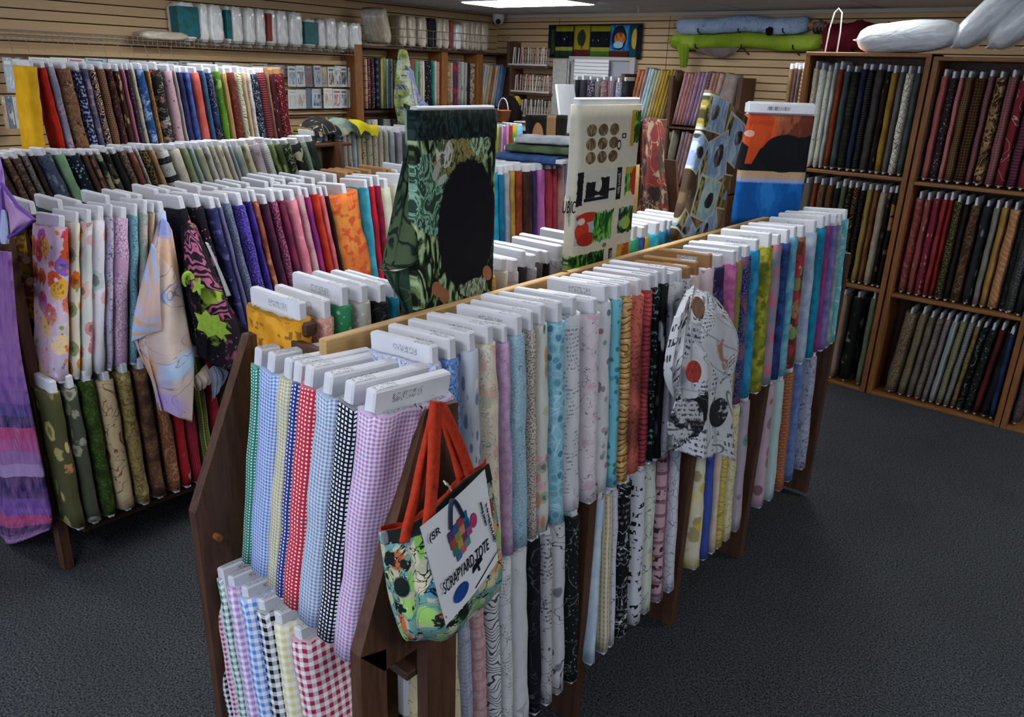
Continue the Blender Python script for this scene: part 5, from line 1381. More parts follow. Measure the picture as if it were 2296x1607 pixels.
tag(MB().box((XL, 4.6, 1.14), (XL + .24, pY[0], 1.165)).build('wall_shelf', M_DARKWOODH), 'dark shelf low on the side wall under the notion packs', 'shelf')
# ---------------------------------------------------------------- back wall: packet shelves, door, banner, rolls
for k, (px0, px1, py, n_) in enumerate(((1147, 1233, 146, 15), (1152, 1238, 205, 15), (1160, 1236, 259, 13))):
    a_, b_ = at(px0, py, Y=7.80), at(px1, py, Y=7.80); zs = a_.z
    r = empty('display_shelf', ((a_.x + b_.x) / 2, 7.85, zs)); wd_ = 'top middle bottom'.split()[k]
    tag(r, f'{wd_} one of three small dark wall shelves of packets in the far corner', 'shelf')
    MB().box((a_.x, 7.74, zs - .03), (b_.x, YB, zs)).build('board', M_DARKWOOD, r); MB().box((a_.x - .03, 7.74, zs - .03), (a_.x, YB, zs + .26)).build('bracket', M_DARKWOOD, r)
    MB().box((a_.x, 7.735, zs), (b_.x, 7.74, zs + .02), bev=.001).build('lip', cb, r)
    for i in range(n_):
        w_ = (b_.x - a_.x) / n_; c = tuple(RND.choice(PC + ['c0b8b0', 'b8a09c', 'b8bcc0']) for _ in range(3))
        packet(a_.x + w_ * (i + .5), 7.80, zs + .001, .014, .20 * RND.uniform(.93, 1.03), c, f'thin packet on the {wd_} far corner shelf, {ORD[i]} along', rz=RND.uniform(-.2, .2), tilt=RND.uniform(-.06, .12), grp=f'packets on the {wd_} far corner shelf')
        bpy.data.objects[-1] if 0 else None
# door
M_DOOR = plain('painted_door', '9a9aa6', .6, .3, .04, 3); M_DOORT = plain('door_trim_paint', 'a8a6a4', .6, .3, .04, 3)
xa, xb_ = at(1290, 160, Y=YB).x, at(1416, 160, Y=YB).x
m = MB().box((xa, YB - .035, 0), (xb_, YB - .005, 2.03)).box((xa + .1, YB - .045, .15), (xb_ - .1, YB - .035, .9)); o = struct(m.build('door_1', M_DOOR)); 
f = MB().box((xb_, YB - .06, 0), (xb_ + .07, YB, 2.07)).box((xa - .06, YB - .06, 0), (xa, YB, 2.07)).box((xa, YB - .06, 2.03), (xb_, YB, 2.07)); o2 = f.build('door_frame', M_DOORT); o2.parent = o
kx = xb_ - .06; o2 = MB().tube([(kx, YB - .035, 1.0), (kx, YB - .09, 1.0)], [.012, .026], 12).build('door_handle', M_WIRE); o2.parent = o
x1, x2 = at(1288, 158, Y=YB - .1).x, at(1365, 158, Y=YB - .1).x
bl = empty('slatted_board', ((x1 + x2) / 2, YB - .1, 1.82)); tag(bl, 'pale horizontal slat panel hanging on the far door under the banner', 'panel')
for k in range(6): MB().box((x1, YB - .11, 1.815 + k * .038), (x2, YB - .095, 1.849 + k * .038), bev=.002).build('slat', M_FOAM, bl)
for k in range(3):
    x1 = at(1244 + 17 * k, 150, Y=YB - .12).x; tag(MB().box((x1, YB - .16 + .03 * k, .0), (x1 + (.2, .1, .09)[k], YB - .14 + .03 * k, 2.03 - .01 * k), bev=.003).build('foam_board', plain('grey_board', ('a5a4a0', 'b4b4b8', '9a9694')[k], .6)), 'tall ' + ('wide grey', 'narrow white', 'narrow taupe')[k] + ' foam board leaning by the far door', 'board', 'foam boards by the far door')
row("""
1288;1296;black binder;15151a|n:202026,8
1298;1312;charcoal bolt;24242a|n:303038,8
1314;1330;dark plum speckle;2c2630|x:7c7484,60
1332;1344;grey sprig;5c5c5c|l:8c8c88,20,.3
1346;1360;pink brown print;6c4c54|w:9c8c8c,14,.03
1362;1376;mauve stripe;6a5460|u:8c7884,40,.3
1378;1392;ice speckle;8c94a0|x:4c5460,80
1394;1408;black ribbed;1a1a20|n:2a2a30,8
""", 'standing before the far door', 'bolts standing before the far door', Y=7.55, zt=1.82, zb=1.28, depth=.2, detail=0, tmax=.11, stuff=True)
q0, q1 = at(1286, 240, Y=7.5), at(1412, 240, Y=7.5)
r = empty('display_table', ((q0.x + q1.x) / 2, 7.6, 0)); tag(r, 'dark cupboard before the far door carrying a row of dark bolts', 'cupboard'); MB().box((q0.x - .02, 7.5, 1.24), (q1.x + .02, 7.85, 1.275)).build('top', M_DARKWOODH, r); MB().box((q0.x, 7.52, 0), (q1.x, 7.85, 1.24)).build('body', M_DARKWOOD, r)
o = MB().box((-.012, -.16, 0), (.012, .16, 1.2), bev=.003).build('foam_board', M_FOAM); q = at(1305, 290, Y=7.2); o.matrix_world = Matrix.Translation((q.x, 7.2, .75)) @ Matrix.Rotation(-.22, 4, 'Y'); tag(o, 'narrow white foam board slanting in front of the dark cupboard', 'board')
o.location.z = .6
# quilt banner on the back wall
zb0, zt0 = at(1335, 131, Y=YB - .02).z, at(1335, 57, Y=YB - .02).z; xs = [at(p, 95, Y=YB - .03).x for p in (1230, 1246, 1284, 1324, 1368, 1411, 1439)]
r = empty('wall_banner', ((xs[0] + xs[-1]) / 2, YB - .03, zb0)); tag(r, 'row of dark, yellow and blue printed fabric panels pinned above the far door', 'banner')
def bpan(x0, x1, art, nm_='panel'):
    V = []; n = 10; m_ = 6
    for j in range(m_ + 1):
        for i in range(n + 1): V.append((x0 + (x1 - x0) * i / n, YB - .03 - .008 * math.sin(i * 1.4 + x0 * 9), zb0 + (zt0 - zb0) * j / m_))
    Fc = [[j * (n + 1) + i, j * (n + 1) + i + 1, (j + 1) * (n + 1) + i + 1, (j + 1) * (n + 1) + i] for j in range(m_) for i in range(n)]
    o = mesh_obj(nm_, V, Fc, art, r, uvs=lambda k: [(k % (n + 1)) / n, (k // (n + 1)) / m_]); o.location = -Vector(r.location); md = o.modifiers.new('t', 'SOLIDIFY'); md.thickness = .003; return o
a = Art('b1', '10151a'); a.rect(.2, .9, .1, .9, a.tex(['10151a', '3a4a20', '14242c'], 6, 'l')); bpan(xs[0], xs[1], a.done())
for i_, (x0, x1) in enumerate(((1, 2), (3, 4))):
    a = Art('b2', '14140c'); a.rect(0, 1, .8, .98, '7a7c1c'); a.rect(0, 1, .3, .82, '0b0c14'); a.rect(0, 1, .22, .34, '84862a'); a.rect(0, 1, 0, .22, ('1c2c2c', '3a5a1c')[i_]); a.rect(.12, .88, .48, .66, a.tex(['0b0c14', '8a8a94', '0b0c14'], 9, 'v', .35)); bpan(xs[x0], xs[x1], a.done())
a = Art('b3', '8a7a18'); a.rect(0, 1, 0, .26, '501a1c'); a.ell(.5, .62, .24, .26, '22301c', .3); a.rect(.47, .53, .28, .5, '3a2a14'); a.rect(0, .07, 0, 1, '2a3414'); a.rect(.93, 1, 0, 1, '2a3414'); bpan(xs[2], xs[3], a.done())
a = Art('b4', '2a6a9c'); a.rect(0, 1, -1, 2, a.tex(['1c5a94', '3a86b8', '2a70a4'], 3, 'l')); a.ell(.46, .62, .4, .36, '101418'); a.ell(.46, .62, .35, .31, '18242c'); a.ell(.5, .6, .3, .18, a.tex(['b8642c', 'c87a3c', '8a4420'], 9, 'l'), .2); a.ell(.42, .42, .26, .1, '8ab0c8', .2); a.rect(0, 1, 0, .24, '4a1a1c'); bpan(xs[4], xs[5], a.done())
a = Art('b5', '14404c'); a.ell(.4, .6, .2, .3, 'b89a3c', .3); a.rect(.6, 1, 0, 1, '14181c'); bpan(xs[5], xs[6], a.done())
MB().tube([(xs[0], YB - .035, zt0), (xs[-1], YB - .035, zt0 + .01)], .008).build('rod', M_BLACK, r)
# rolls on wall hooks
def roll(pa, pb, rad, col, lab, Y=7.86, ext=''):
    a_, b_ = at(*pa, Y=Y), at(*pb, Y=Y); r = empty('fabric_roll', tuple(a_)); tag(r, lab, 'fabric roll', 'wide fabric rolls on the far wall')
    L = (b_ - a_).length; n = 30; V = []; UV = []; K = 20
    for i in range(n + 1):
        t = i / n; 
        for k in range(K + 1):
            an = math.tau * k / K; rr = rad * (1 + .07 * math.sin(t * 17 + k * .9) + .05 * math.sin(t * 41 + k)) * (.8 if i in (0, n) else 1); V.append((L * t, rr * math.cos(an), rr * math.sin(an) - .012 * math.sin(t * 9.4))); UV.append([L * t, rad * an])
    W = K + 1; Fc = [[i * W + k, i * W + k + 1, (i + 1) * W + k + 1, (i + 1) * W + k] for i in range(n) for k in range(K)]; Fc += [list(range(K))[::-1], [n * W + k for k in range(K)]]
    o = mesh_obj('cloth', V, Fc, fab(col), uvs=lambda i: UV[i]); o.parent = r
    o = MB().tube([(-.05, 0, 0), (.02, 0, 0)], .022, 12).tube([(L - .02, 0, 0), (L + .05, 0, 0)], .022, 12).build('tube_core', M_TAN); o.parent = r
    for t in (.2, .52, .85):
        o = MB().tube([(L * t, .12, -rad - .05), (L * t, .02, -rad - .012), (L * t, -rad - .01, -rad + .01), (L * t, -rad - .02, -rad + .04)], .007, 6).build('wall_hook', M_BLACK); o.parent = r
    return r
roll((1522, 57), (1812, 58), .075, '93a6c4|n:a4b6d2,4|w:6a7c9c,5,.012', 'long pale blue fabric roll on hooks high on the far wall')
roll((1508, 92), (1842, 97), .07, '86a02a|n:748e20,4|n:98b03c,3,.55,.62', 'long lime green fabric roll on hooks under the pale blue roll')
roll((1852, 84), (1990, 92), .125, '681420|n:540e18,4', 'dark red fabric roll behind the wire hook')
roll((1826, 60), (1850, 62), .05, '8a7c74|n:6c5f58,6', 'short grey fabric roll beside the red one', Y=7.9)
drape('fabric_tail', [[A(1506, 100, 0) if 0 else at(1516, 98, Y=7.80), at(1532, 98, Y=7.79), at(1546, 100, Y=7.80)], [at(1522, 125, Y=7.82), at(1533, 125, Y=7.80), at(1544, 125, Y=7.82)], [at(1524, 150, Y=7.84), at(1532, 152, Y=7.83), at(1540, 150, Y=7.84)]], fab('86a02a|n:748e20,4'), 'lime green tail of fabric hanging from the green roll', axis=(0, 1, 0), fold=.008)
drape('fabric_tail', [[at(1540, 104, Y=7.84), at(1600, 108, Y=7.80), at(1660, 104, Y=7.84)], [at(1570, 118, Y=7.85), at(1610, 122, Y=7.83), at(1650, 116, Y=7.85)], [at(1590, 126, Y=7.86), at(1612, 129, Y=7.85), at(1635, 125, Y=7.86)]], fab('7c6c6c|n:6c5c5c,4'), 'dull mauve fabric sagging below the green roll', axis=(0, 1, 0), fold=.004)
drape('fabric_tail', [[at(1715, 55, Y=7.8), at(1725, 53, Y=7.79), at(1735, 55, Y=7.8)], [at(1716, 66, Y=7.8), at(1725, 68, Y=7.79), at(1734, 66, Y=7.8)], [at(1718, 78, Y=7.8), at(1724, 80, Y=7.8), at(1732, 78, Y=7.8)]], M_DK, 'dark strap round the pale blue roll', 'strap', axis=(0, 1, 0), fold=.002)
# green panel hanging on the side wall bookcase
a = fab('8f9a4c|b:6a7a3a,.11,.13,.02|n:a8b090,5,.5,.55|t:4a5058,.09,6|w:7c86a0,6,.02')
drape('hanging_fabric', [[at(893, 112, X=-6.62), at(903, 110, X=-6.6), at(914, 116, X=-6.62)], [at(884, 165, X=-6.62), at(905, 165, X=-6.58), at(930, 170, X=-6.62)], [at(878, 225, X=-6.62), at(905, 230, X=-6.56), at(948, 235, X=-6.62)], [at(884, 250, X=-6.62), at(905, 285, X=-6.57), at(938, 262, X=-6.62)]], a, 'lime and grey printed panel hanging on the side wall bookcase', fold=.03, nf=1.7)
drape('hanging_fabric', [[at(912, 150, X=-6.6), at(920, 152, X=-6.58), at(926, 160, X=-6.6)], [at(918, 200, X=-6.6), at(928, 205, X=-6.56), at(938, 210, X=-6.6)], [at(928, 262, X=-6.6), at(942, 262, X=-6.56), at(960, 236, X=-6.6)]], fab('7c80a4|n:8c94b8,6|w:4a4c64,8,.02'), 'lilac edge of fabric hanging beside the lime panel', fold=.015, nf=1.2)
# ---------------------------------------------------------------- cloths hanging on the racks in front
XD = -.985
news = fab('c4c6cc|t:4a4a50,.018,9|b:a8aab0,.16,.22,.004|n:1a1a1c,5,.62,.63|w:6a6a70,4,.006|n:9a6a5a,4,.66,.67')
dr = drape('draped_cloth', [
    [at(1540, 650, X=-1.02), at(1555, 640, X=-1.0), at(1572, 652, X=-.99), at(1590, 655, X=-1.0), at(1605, 668, X=-1.02)],
    [at(1508, 715, X=-.97), at(1542, 705, X=-.94), at(1572, 710, X=-.92), at(1605, 705, X=-.94), at(1632, 712, X=-.97)],
    [at(1490, 820, X=-.95), at(1530, 810, X=-.90), at(1570, 815, X=-.88), at(1615, 800, X=-.91), at(1650, 770, X=-.95)],
    [at(1500, 895, X=-.93), at(1530, 900, X=-.89), at(1570, 900, X=-.87), at(1605, 890, X=-.90), at(1634, 870, X=-.94)],
    [at(1490, 1004, X=-.92), at(1530, 1014, X=-.88), at(1570, 1024, X=-.86), at(1605, 1018, X=-.89), at(1642, 1032, X=-.93)]], news, 'white vintage newspaper print cloth draped over the bolts on the front rack', 'hanging panel', fold=.02, nf=2.0, nu=60, nv=50)
# corners that stick out, and pictures on the panel
drape('panel_fold', [[at(1512, 708, X=-.93), at(1530, 700, X=-.91), at(1548, 660, X=-.95)], [at(1484, 830, X=-.92), at(1510, 820, X=-.89), at(1532, 770, X=-.89)], [at(1506, 894, X=-.91), at(1512, 880, X=-.90), at(1518, 850, X=-.89)]], fab('c8cace|t:3a3a40,.03,8|u:8a8a90,16,.1'), None, fold=.006, nf=1, parent=dr)
drape('panel_fold', [[at(1580, 695, X=-.90), at(1606, 700, X=-.89), at(1618, 700, X=-.93)], [at(1570, 770, X=-.88), at(1610, 755, X=-.87), at(1645, 745, X=-.91)], [at(1612, 860, X=-.89), at(1632, 840, X=-.88), at(1650, 800, X=-.91)]], fab('c6c8ce|t:5a5a60,.016,7|d:9a9aa0,9,.06|n:a07a68,5,.6,.62'), None, fold=.005, nf=1, parent=dr)
def patch(pts, mat, X, name, par, th=.003, dx=.0):
    q = [at(x, y, X=X) for x, y in pts]; o = mesh_obj(name, q + [v - Vector((th, 0, 0)) for v in q], [list(range(len(q)))] + [list(range(len(q), 2 * len(q)))[::-1]] + [[i, (i + 1) % len(q), (i + 1) % len(q) + len(q), i + len(q)] for i in range(len(q))], mat, uvs=lambda i: [pts[i % len(pts)][0] * .0011, -pts[i % len(pts)][1] * .0011], smooth=False)
    o.parent = par; return o
def ring(cx, cy, rx, ry, n=18, rot=0): return [(cx + rx * math.cos(t) * math.cos(rot) - ry * math.sin(t) * math.sin(rot), cy + rx * math.cos(t) * math.sin(rot) + ry * math.sin(t) * math.cos(rot)) for t in [k * math.tau / n for k in range(n)]]
patch(ring(1556, 833, 17, 25), plain('red_flower_print', '94302a', .8, .1, .3, 60, cols='b85044'), -.848, 'red_flower', dr)
patch([(1516, 900), (1540, 893), (1562, 900), (1576, 925), (1578, 950), (1566, 978), (1530, 982), (1500, 974), (1498, 950), (1508, 925)], fab('bcbec4|n:1d1d20,22,.5,.54|t:5a5a60,.012'), -.838, 'black_engraving', dr)
patch(ring(1612, 925, 20, 34, rot=.3), fab('b0b2b8|n:242428,26,.46,.5'), -.862, 'black_engraving', dr)
patch(ring(1567, 690, 14, 26, rot=-.2), plain('sepia_print', 'a07a64', .8, .1, .2, 40), -.90, 'sepia_portrait', dr)
text('IBDZIANNIN', .024, M_INK, Matrix.Translation(at(1535, 990, X=-.835)) @ Matrix.Rotation(math.pi / 2, 4, 'Z') @ RX @ Matrix.Rotation(-.06, 4, 'Z'), dr)
# pale baby print panel on the second rack
XE = -2.72
pale = fab('c8b4ac|v:a8c0dc+cfa88c+b8a0d0+d8c0b0,6,.55|n:a4b8dc,3,.55,.58|w:8a86a0,9,.012|f:c8b8d0+b08a78+8a90c8,5,.3')
dr2 = drape('draped_cloth', [
    [at(352, 505, X=-2.86), at(368, 490, X=-2.84), at(386, 520, X=-2.86)],
    [at(325, 600, X=-2.80), at(362, 600, X=-2.76), at(402, 600, X=-2.80)],
    [at(292, 740, X=-2.78), at(352, 760, X=-2.70), at(432, 745, X=-2.78)],
    [at(330, 850, X=-2.76), at(372, 860, X=-2.66), at(446, 800, X=-2.76)],
    [at(345, 915, X=-2.74), at(388, 930, X=-2.66), at(440, 950, X=-2.74)]], pale, 'pale pastel baby print panel hanging in folds on the second rack', 'hanging panel', fold=.03, nf=1.6, nu=50, nv=44)
drape('panel_fold', [[at(340, 545, X=-2.77), at(350, 560, X=-2.75), at(358, 600, X=-2.74)], [at(300, 700, X=-2.74), at(330, 700, X=-2.71), at(358, 690, X=-2.70)], [at(292, 766, X=-2.73), at(330, 752, X=-2.71), at(362, 740, X=-2.70)]], fab('a4b4d8|d:c8a484,14,.35|n:c4a8a0,4,.5,.55'), None, fold=.006, nf=1, parent=dr2)
drape('draped_cloth', [[at(430, 850, X=-2.76), at(440, 840, X=-2.74), at(462, 815, X=-2.76)], [at(432, 862, X=-2.75), at(455, 858, X=-2.73), at(475, 840, X=-2.75)], [at(440, 876, X=-2.75), at(455, 872, X=-2.74), at(470, 860, X=-2.75)]], fab('a89c90|l:6a7a6c,18,.3'), 'crumpled grey floral cloth corner below the black and pink cloth', 'hanging panel', fold=.006)
# black, pink and lime cloth
blk = fab('17131b|f:8fae3a+b04a7a+8aa832+94b03c,6,.42|v:b07a94,50,.14')
dr3 = drape('draped_cloth', [
    [at(405, 505, X=-2.84), at(418, 500, X=-2.82), at(432, 500, X=-2.84), at(442, 510, X=-2.85)],
    [at(408, 570, X=-2.80), at(430, 560, X=-2.76), at(455, 565, X=-2.78), at(478, 590, X=-2.82)],
    [at(412, 655, X=-2.78), at(445, 650, X=-2.72), at(480, 655, X=-2.74), at(512, 665, X=-2.80)],
    [at(430, 745, X=-2.78), at(470, 745, X=-2.70), at(505, 745, X=-2.73), at(552, 745, X=-2.80)],
    [at(432, 790, X=-2.77), at(475, 815, X=-2.70), at(520, 830, X=-2.73), at(552, 835, X=-2.80)]], blk, 'black cloth with pink stripes and lime leaves draped on the second rack', 'hanging panel', fold=.022, nf=1.7, nu=50, nv=44)
st = fab('21161f|h:a85a7c,34,.5,.12')
drape('striped_band', [[at(415, 520, X=-2.755), at(425, 515, X=-2.745), at(440, 520, X=-2.755)], [at(412, 580, X=-2.74), at(435, 575, X=-2.71), at(462, 590, X=-2.72)], [at(425, 650, X=-2.72), at(455, 645, X=-2.68), at(500, 655, X=-2.70)]], st, None, fold=.008, nf=1.4, parent=dr3)
drape('striped_band', [[at(460, 690, X=-2.69), at(480, 680, X=-2.67), at(505, 672, X=-2.69)], [at(470, 705, X=-2.69), at(490, 700, X=-2.67), at(512, 700, X=-2.69)], [at(490, 722, X=-2.69), at(505, 718, X=-2.68), at(520, 715, X=-2.69)]], st, None, fold=.004, nf=1, parent=dr3)
M_LIME = plain('lime_print', '7f9f34', .8, .1, .2, 60, cols='9ab84c')
patch([(436, 700), (452, 706), (462, 696), (474, 708), (490, 706), (494, 720), (508, 724), (506, 736), (520, 748), (504, 750), (498, 762), (484, 750), (468, 756), (458, 744), (442, 738), (446, 722)], M_LIME, -2.665, 'lime_leaf', dr3)
patch([(444 + (11 + 4 * math.cos(5 * t)) * math.cos(t), 642 + (15 + 6 * math.cos(5 * t)) * math.sin(t)) for t in [k * math.tau / 30 for k in range(30)]], M_LIME, -2.675, 'lime_flower', dr3)
MB_c = MB().tube([at(420 + 9 * math.cos(t), 628 + 15 * math.sin(t), X=-2.70) for t in [2 + k * .45 for k in range(10)]], [.004 + .0011 * k for k in range(10)], 6).build('lime_curl', M_LIME); MB_c.parent = dr3
drape('white_edging', [[at(460, 543, X=-2.78), at(463, 543, X=-2.78), at(467, 545, X=-2.78)], [at(485, 600, X=-2.79), at(488, 600, X=-2.79), at(492, 600, X=-2.79)], [at(508, 665, X=-2.80), at(513, 664, X=-2.80), at(518, 662, X=-2.80)]], M_FOAM, None, fold=.001, parent=dr3)
tg = drape('paper_tag', [[at(468, 830, X=-2.74), at(478, 820, X=-2.73), at(492, 822, X=-2.74)], [at(472, 850, X=-2.74), at(490, 845, X=-2.72), at(512, 832, X=-2.74)], [at(475, 898, X=-2.74), at(486, 885, X=-2.73), at(500, 858, X=-2.74)]], plain('clear_pack', '8a94ac', .3, .5), 'small clear plastic packet and paper tag hanging under the black and pink cloth', 'tag', fold=.004)
# purple quilt and lilac garment at the left end
YQ = .86
s = NT('strip_quilt', .85, .15); tc = s.node('ShaderNodeTexCoord').outputs['UV']; x, y, _ = s.sep(tc)
yy = s.math('ADD', y, s.math('MULTIPLY', s.noise(tc, 2.2, 2), .03)); 
cols = ['8a5fa0', '7a4f9a', '6c4a8c', '3c3a7c', '1c2450', 'b0406c', 'a8487c', '8a6498', 'a08ab4', '22204c', '2c1f58', '5c3c8c', '6a4898', 'b83c64', 'a83c68', '3a2650', '4a3058', '84588c', '9a7aa0', '7c5484']
v = s.ramp(s.step(yy, .95, 0), cols); blkx = s.math('MULTIPLY', s.math('LESS_THAN', s.math('FRACT', s.math('MULTIPLY', y, 4.5)), .42), s.math('LESS_THAN', s.math('ABSOLUTE', s.math('SUBTRACT', x, .56)), .03))
v = s.mix(blkx, v, lin('9c9aa4')); n = s.noise(s.vmap(tc, (1, 1, 1)), 14, 4); v = s.mix(s.step(n, .35, .7), v, s.mix(.4, v, lin('c08ac0')))
s.link(v, s.b.inputs['Base Color']); wq = s.node('ShaderNodeTexWave'); s.link(tc, wq.inputs['Vector']); wq.inputs['Scale'].default_value = 9; wq.inputs['Distortion'].default_value = 9; wq.inputs['Detail'].default_value = 1.5
s.bump(s.math('ADD', wq.outputs['Fac'], n), .6, .012); m_q = s.m
drape('hanging_quilt', [
    [at(-190, 560, Y=YQ), at(-110, 562, Y=YQ - .03), at(-40, 560, Y=YQ), at(20, 565, Y=YQ + .01)],
    [at(-190, 760, Y=YQ), at(-100, 765, Y=YQ - .04), at(-30, 765, Y=YQ), at(38, 780, Y=YQ + .01)],
    [at(-180, 960, Y=YQ), at(-90, 965, Y=YQ - .05), at(-10, 970, Y=YQ), at(74, 980, Y=YQ + .01)],
    [at(-175, 1130, Y=YQ), at(-80, 1140, Y=YQ - .05), at(15, 1145, Y=YQ - .01), at(106, 1150, Y=YQ + .01)],
    [at(-170, 1190, Y=YQ), at(-75, 1205, Y=YQ - .05), at(25, 1216, Y=YQ - .01), at(104, 1190, Y=YQ + .01)]], m_q, 'long purple, pink and navy strip quilt hanging at the end of the second rack', 'quilt', fold=.012, nf=2.2, th=.012, axis=(0, 1, 0), nu=60, nv=60)
lil = fab('8a62b4|n:a07cc8,5|n:7048a0,5,.55,.62')
g = drape('hanging_garment', [[at(-60, 330, Y=.9), at(-30, 330, Y=.86), at(-2, 350, Y=.9)], [at(-60, 430, Y=.9), at(-25, 430, Y=.84), at(10, 420, Y=.88)], [at(-60, 540, Y=.9), at(-20, 545, Y=.84), at(18, 545, Y=.88)]], lil, 'lilac and pink cloth garment hanging at the left edge above the quilt', 'garment', fold=.015, nf=1.5, axis=(0, 1, 0))
drape('pink_flap', [[at(4, 418, Y=.87), at(12, 432, Y=.86), at(20, 450, Y=.87)], [at(8, 470, Y=.87), at(35, 480, Y=.85), at(72, 492, Y=.86)], [at(20, 528, Y=.87), at(30, 522, Y=.85), at(42, 512, Y=.86)]], fab('b088b4|n:bc94b8,5'), None, fold=.006, nf=1, axis=(0, 1, 0), parent=g)
MB_t = MB().tube([at(4, 412, Y=.865), at(40, 462, Y=.855), at(76, 492, Y=.855), at(50, 512, Y=.855), at(20, 532, Y=.86)], .006, 6).build('hem', lil); MB_t.parent = g
drape('white_lining', [[at(2, 470, Y=.865), at(9, 470, Y=.86), at(14, 475, Y=.865)], [at(0, 520, Y=.86), at(9, 520, Y=.855), at(18, 525, Y=.86)], [at(4, 545, Y=.86), at(12, 547, Y=.855), at(17, 546, Y=.86)]], fab('a8b4d0|n:b4bcd8,5'), None, fold=.003, axis=(0, 1, 0), parent=g)
# ---------------------------------------------------------------- tote bag with its card
XT = -.90
M_STRAP = plain('red_orange_canvas', 'b5381f', .8, .15, .1, 120, .2, cols='982c18')
r = empty('tote_bag', tuple(at(985, 895, X=XT))); tag(r, 'patchwork tote bag with red orange straps hanging on the end panel of the front rack', 'tote bag')
tote_m = fab('b8b498|b:6f9a8c,.07,.055,.012|v:6fa8ac+b0603c+15201c+9ac468+d0c8a8+9a3c28+4c90a8+d0a070,22,.55|l:8ac05a+24342c+c86a3c+d8d0b0,26,.3,.9|n:141c18,14,.6,.62|w:20241c,20,.018|v:e0dcc8,70,.12')
def P2(px, py, dx=0): return at(px, py, X=XT + dx)
rows_ = [[(850, 1192), (905, 1182), (960, 1150), (1030, 1085), (1092, 1040)], [(860, 1260), (912, 1258), (975, 1230), (1050, 1170), (1108, 1130)], [(872, 1340), (925, 1345), (990, 1325), (1065, 1270), (1118, 1215)], [(893, 1408), (940, 1420), (1005, 1400), (1075, 1345), (1120, 1290)], [(905, 1432), (950, 1434), (1005, 1425), (1070, 1372), (1112, 1322)]]
bul = (0.0, .05, .075, .05, .0)
front = [[P2(px, py, bul[i] * (.55 + .45 * min(1, j / 1.5)) * (1 if j < 4 else .45)) for i, (px, py) in enumerate(rw)] for j, rw in enumerate(rows_)]
backr = [[P2(px, py, -.012 - .0 * bul[i]) for i, (px, py) in enumerate(rw)] for rw in rows_]
drape('bag_body', front, tote_m, None, fold=.006, nf=2.2, nu=50, nv=40, parent=r, th=.004).location = -Vector(r.location)
drape('bag_body_back', backr, tote_m, None, fold=.002, nf=1, nu=20, nv=20, parent=r, th=.004).location = -Vector(r.location)
band = [[front[0][i] + Vector((.004, 0, .003)) for i in range(5)], [front[0][i].lerp(front[1][i], .22) + Vector((.005, 0, 0)) for i in range(5)], [front[0][i].lerp(front[1][i], .36) + Vector((.005, 0, 0)) for i in range(5)]]
drape('bag_band', band, fab('1c211e|v:a8b0a0,40,.2|f:90403a+5a8a90+b0a080,9,.2'), None, fold=.003, nf=2, parent=r, nu=40, nv=8).location = -Vector(r.location)
lining = [[front[0][i] + Vector((0, 0, .002)) for i in range(5)], [front[0][i].lerp(backr[0][i], .5) - Vector((0, 0, .03)) for i in range(5)], [backr[0][i] + Vector((0, 0, .012)) for i in range(5)]]
drape('bag_lining', lining, M_STRAP, None, fold=.003, parent=r, nu=30, nv=10).location = -Vector(r.location)
def strap(pts, w, dx, name='strap'):
    L_ = [[P2(px - w, py, dx + d), P2(px, py + 2, dx + d + .006), P2(px + w, py + 1, dx + d)] for px, py, d in pts]
    drape(name, L_, M_STRAP, None, fold=.001, nf=.5, nu=10, nv=36, parent=r, th=.005).location = -Vector(r.location)
strap([(978, 898, .0), (965, 960, .012), (945, 1040, .02), (930, 1110, .03), (912, 1180, .04), (905, 1215, .055)], 11, .01)
strap([(976, 898, .005), (972, 1000, .02), (966, 1100, .04), (958, 1180, .055)], 13, .018)
strap([(985, 900, -.005), (1010, 950, -.0), (1035, 1010, -.0), (1052, 1060, .0), (1058, 1090, .01)], 11, .0)
strap([(990, 905, -.01), (1005, 970, -.01), (1022, 1030, -.01), (1035, 1090, .0)], 9, -.004)
# the card
r2 = empty('pattern_card', tuple(P2(1020, 1220, .10))); tag(r2, 'white printed sewing pattern card pinned to the patchwork tote bag', 'card')
A0, B0, C0, D0 = P2(942, 1182, .088), P2(1087, 1052, .070), P2(1117, 1256, .075), P2(1000, 1403, .085)
def cardp(u, v, off=.0): p = (A0 * (1 - u) + B0 * u) * (1 - v) + (D0 * (1 - u) + C0 * u) * v; return p
nrm = (B0 - A0).cross(D0 - A0).normalized(); nrm = nrm if nrm.x > 0 else -nrm
V = [cardp(i / 8, j / 8) + nrm * .004 * math.sin(i / 8 * 3.1) for j in range(9) for i in range(9)]
V += [v - nrm * .001 for v in V]; n = 81
Fc = [[j * 9 + i, j * 9 + i + 1, j * 9 + i + 10, j * 9 + i + 9] for j in range(8) for i in range(8)]; Fc += [[q + n for q in f[::-1]] for f in Fc]
o = mesh_obj('sheet', V, Fc, M_FOAM, r2, uvs=None); o.location = -Vector(r2.location)
def cpatch(pts, mat, name):
    q = [cardp(u, v) + nrm * (.0055 + .0004) for u, v in pts]; o = mesh_obj(name, q + [v - nrm * .001 for v in q], [list(range(len(q))), list(range(len(q), 2 * len(q)))[::-1]], mat, r2, smooth=False); o.location = -Vector(r2.location)
ux = (B0 - A0).normalized(); vy = nrm.cross(ux)
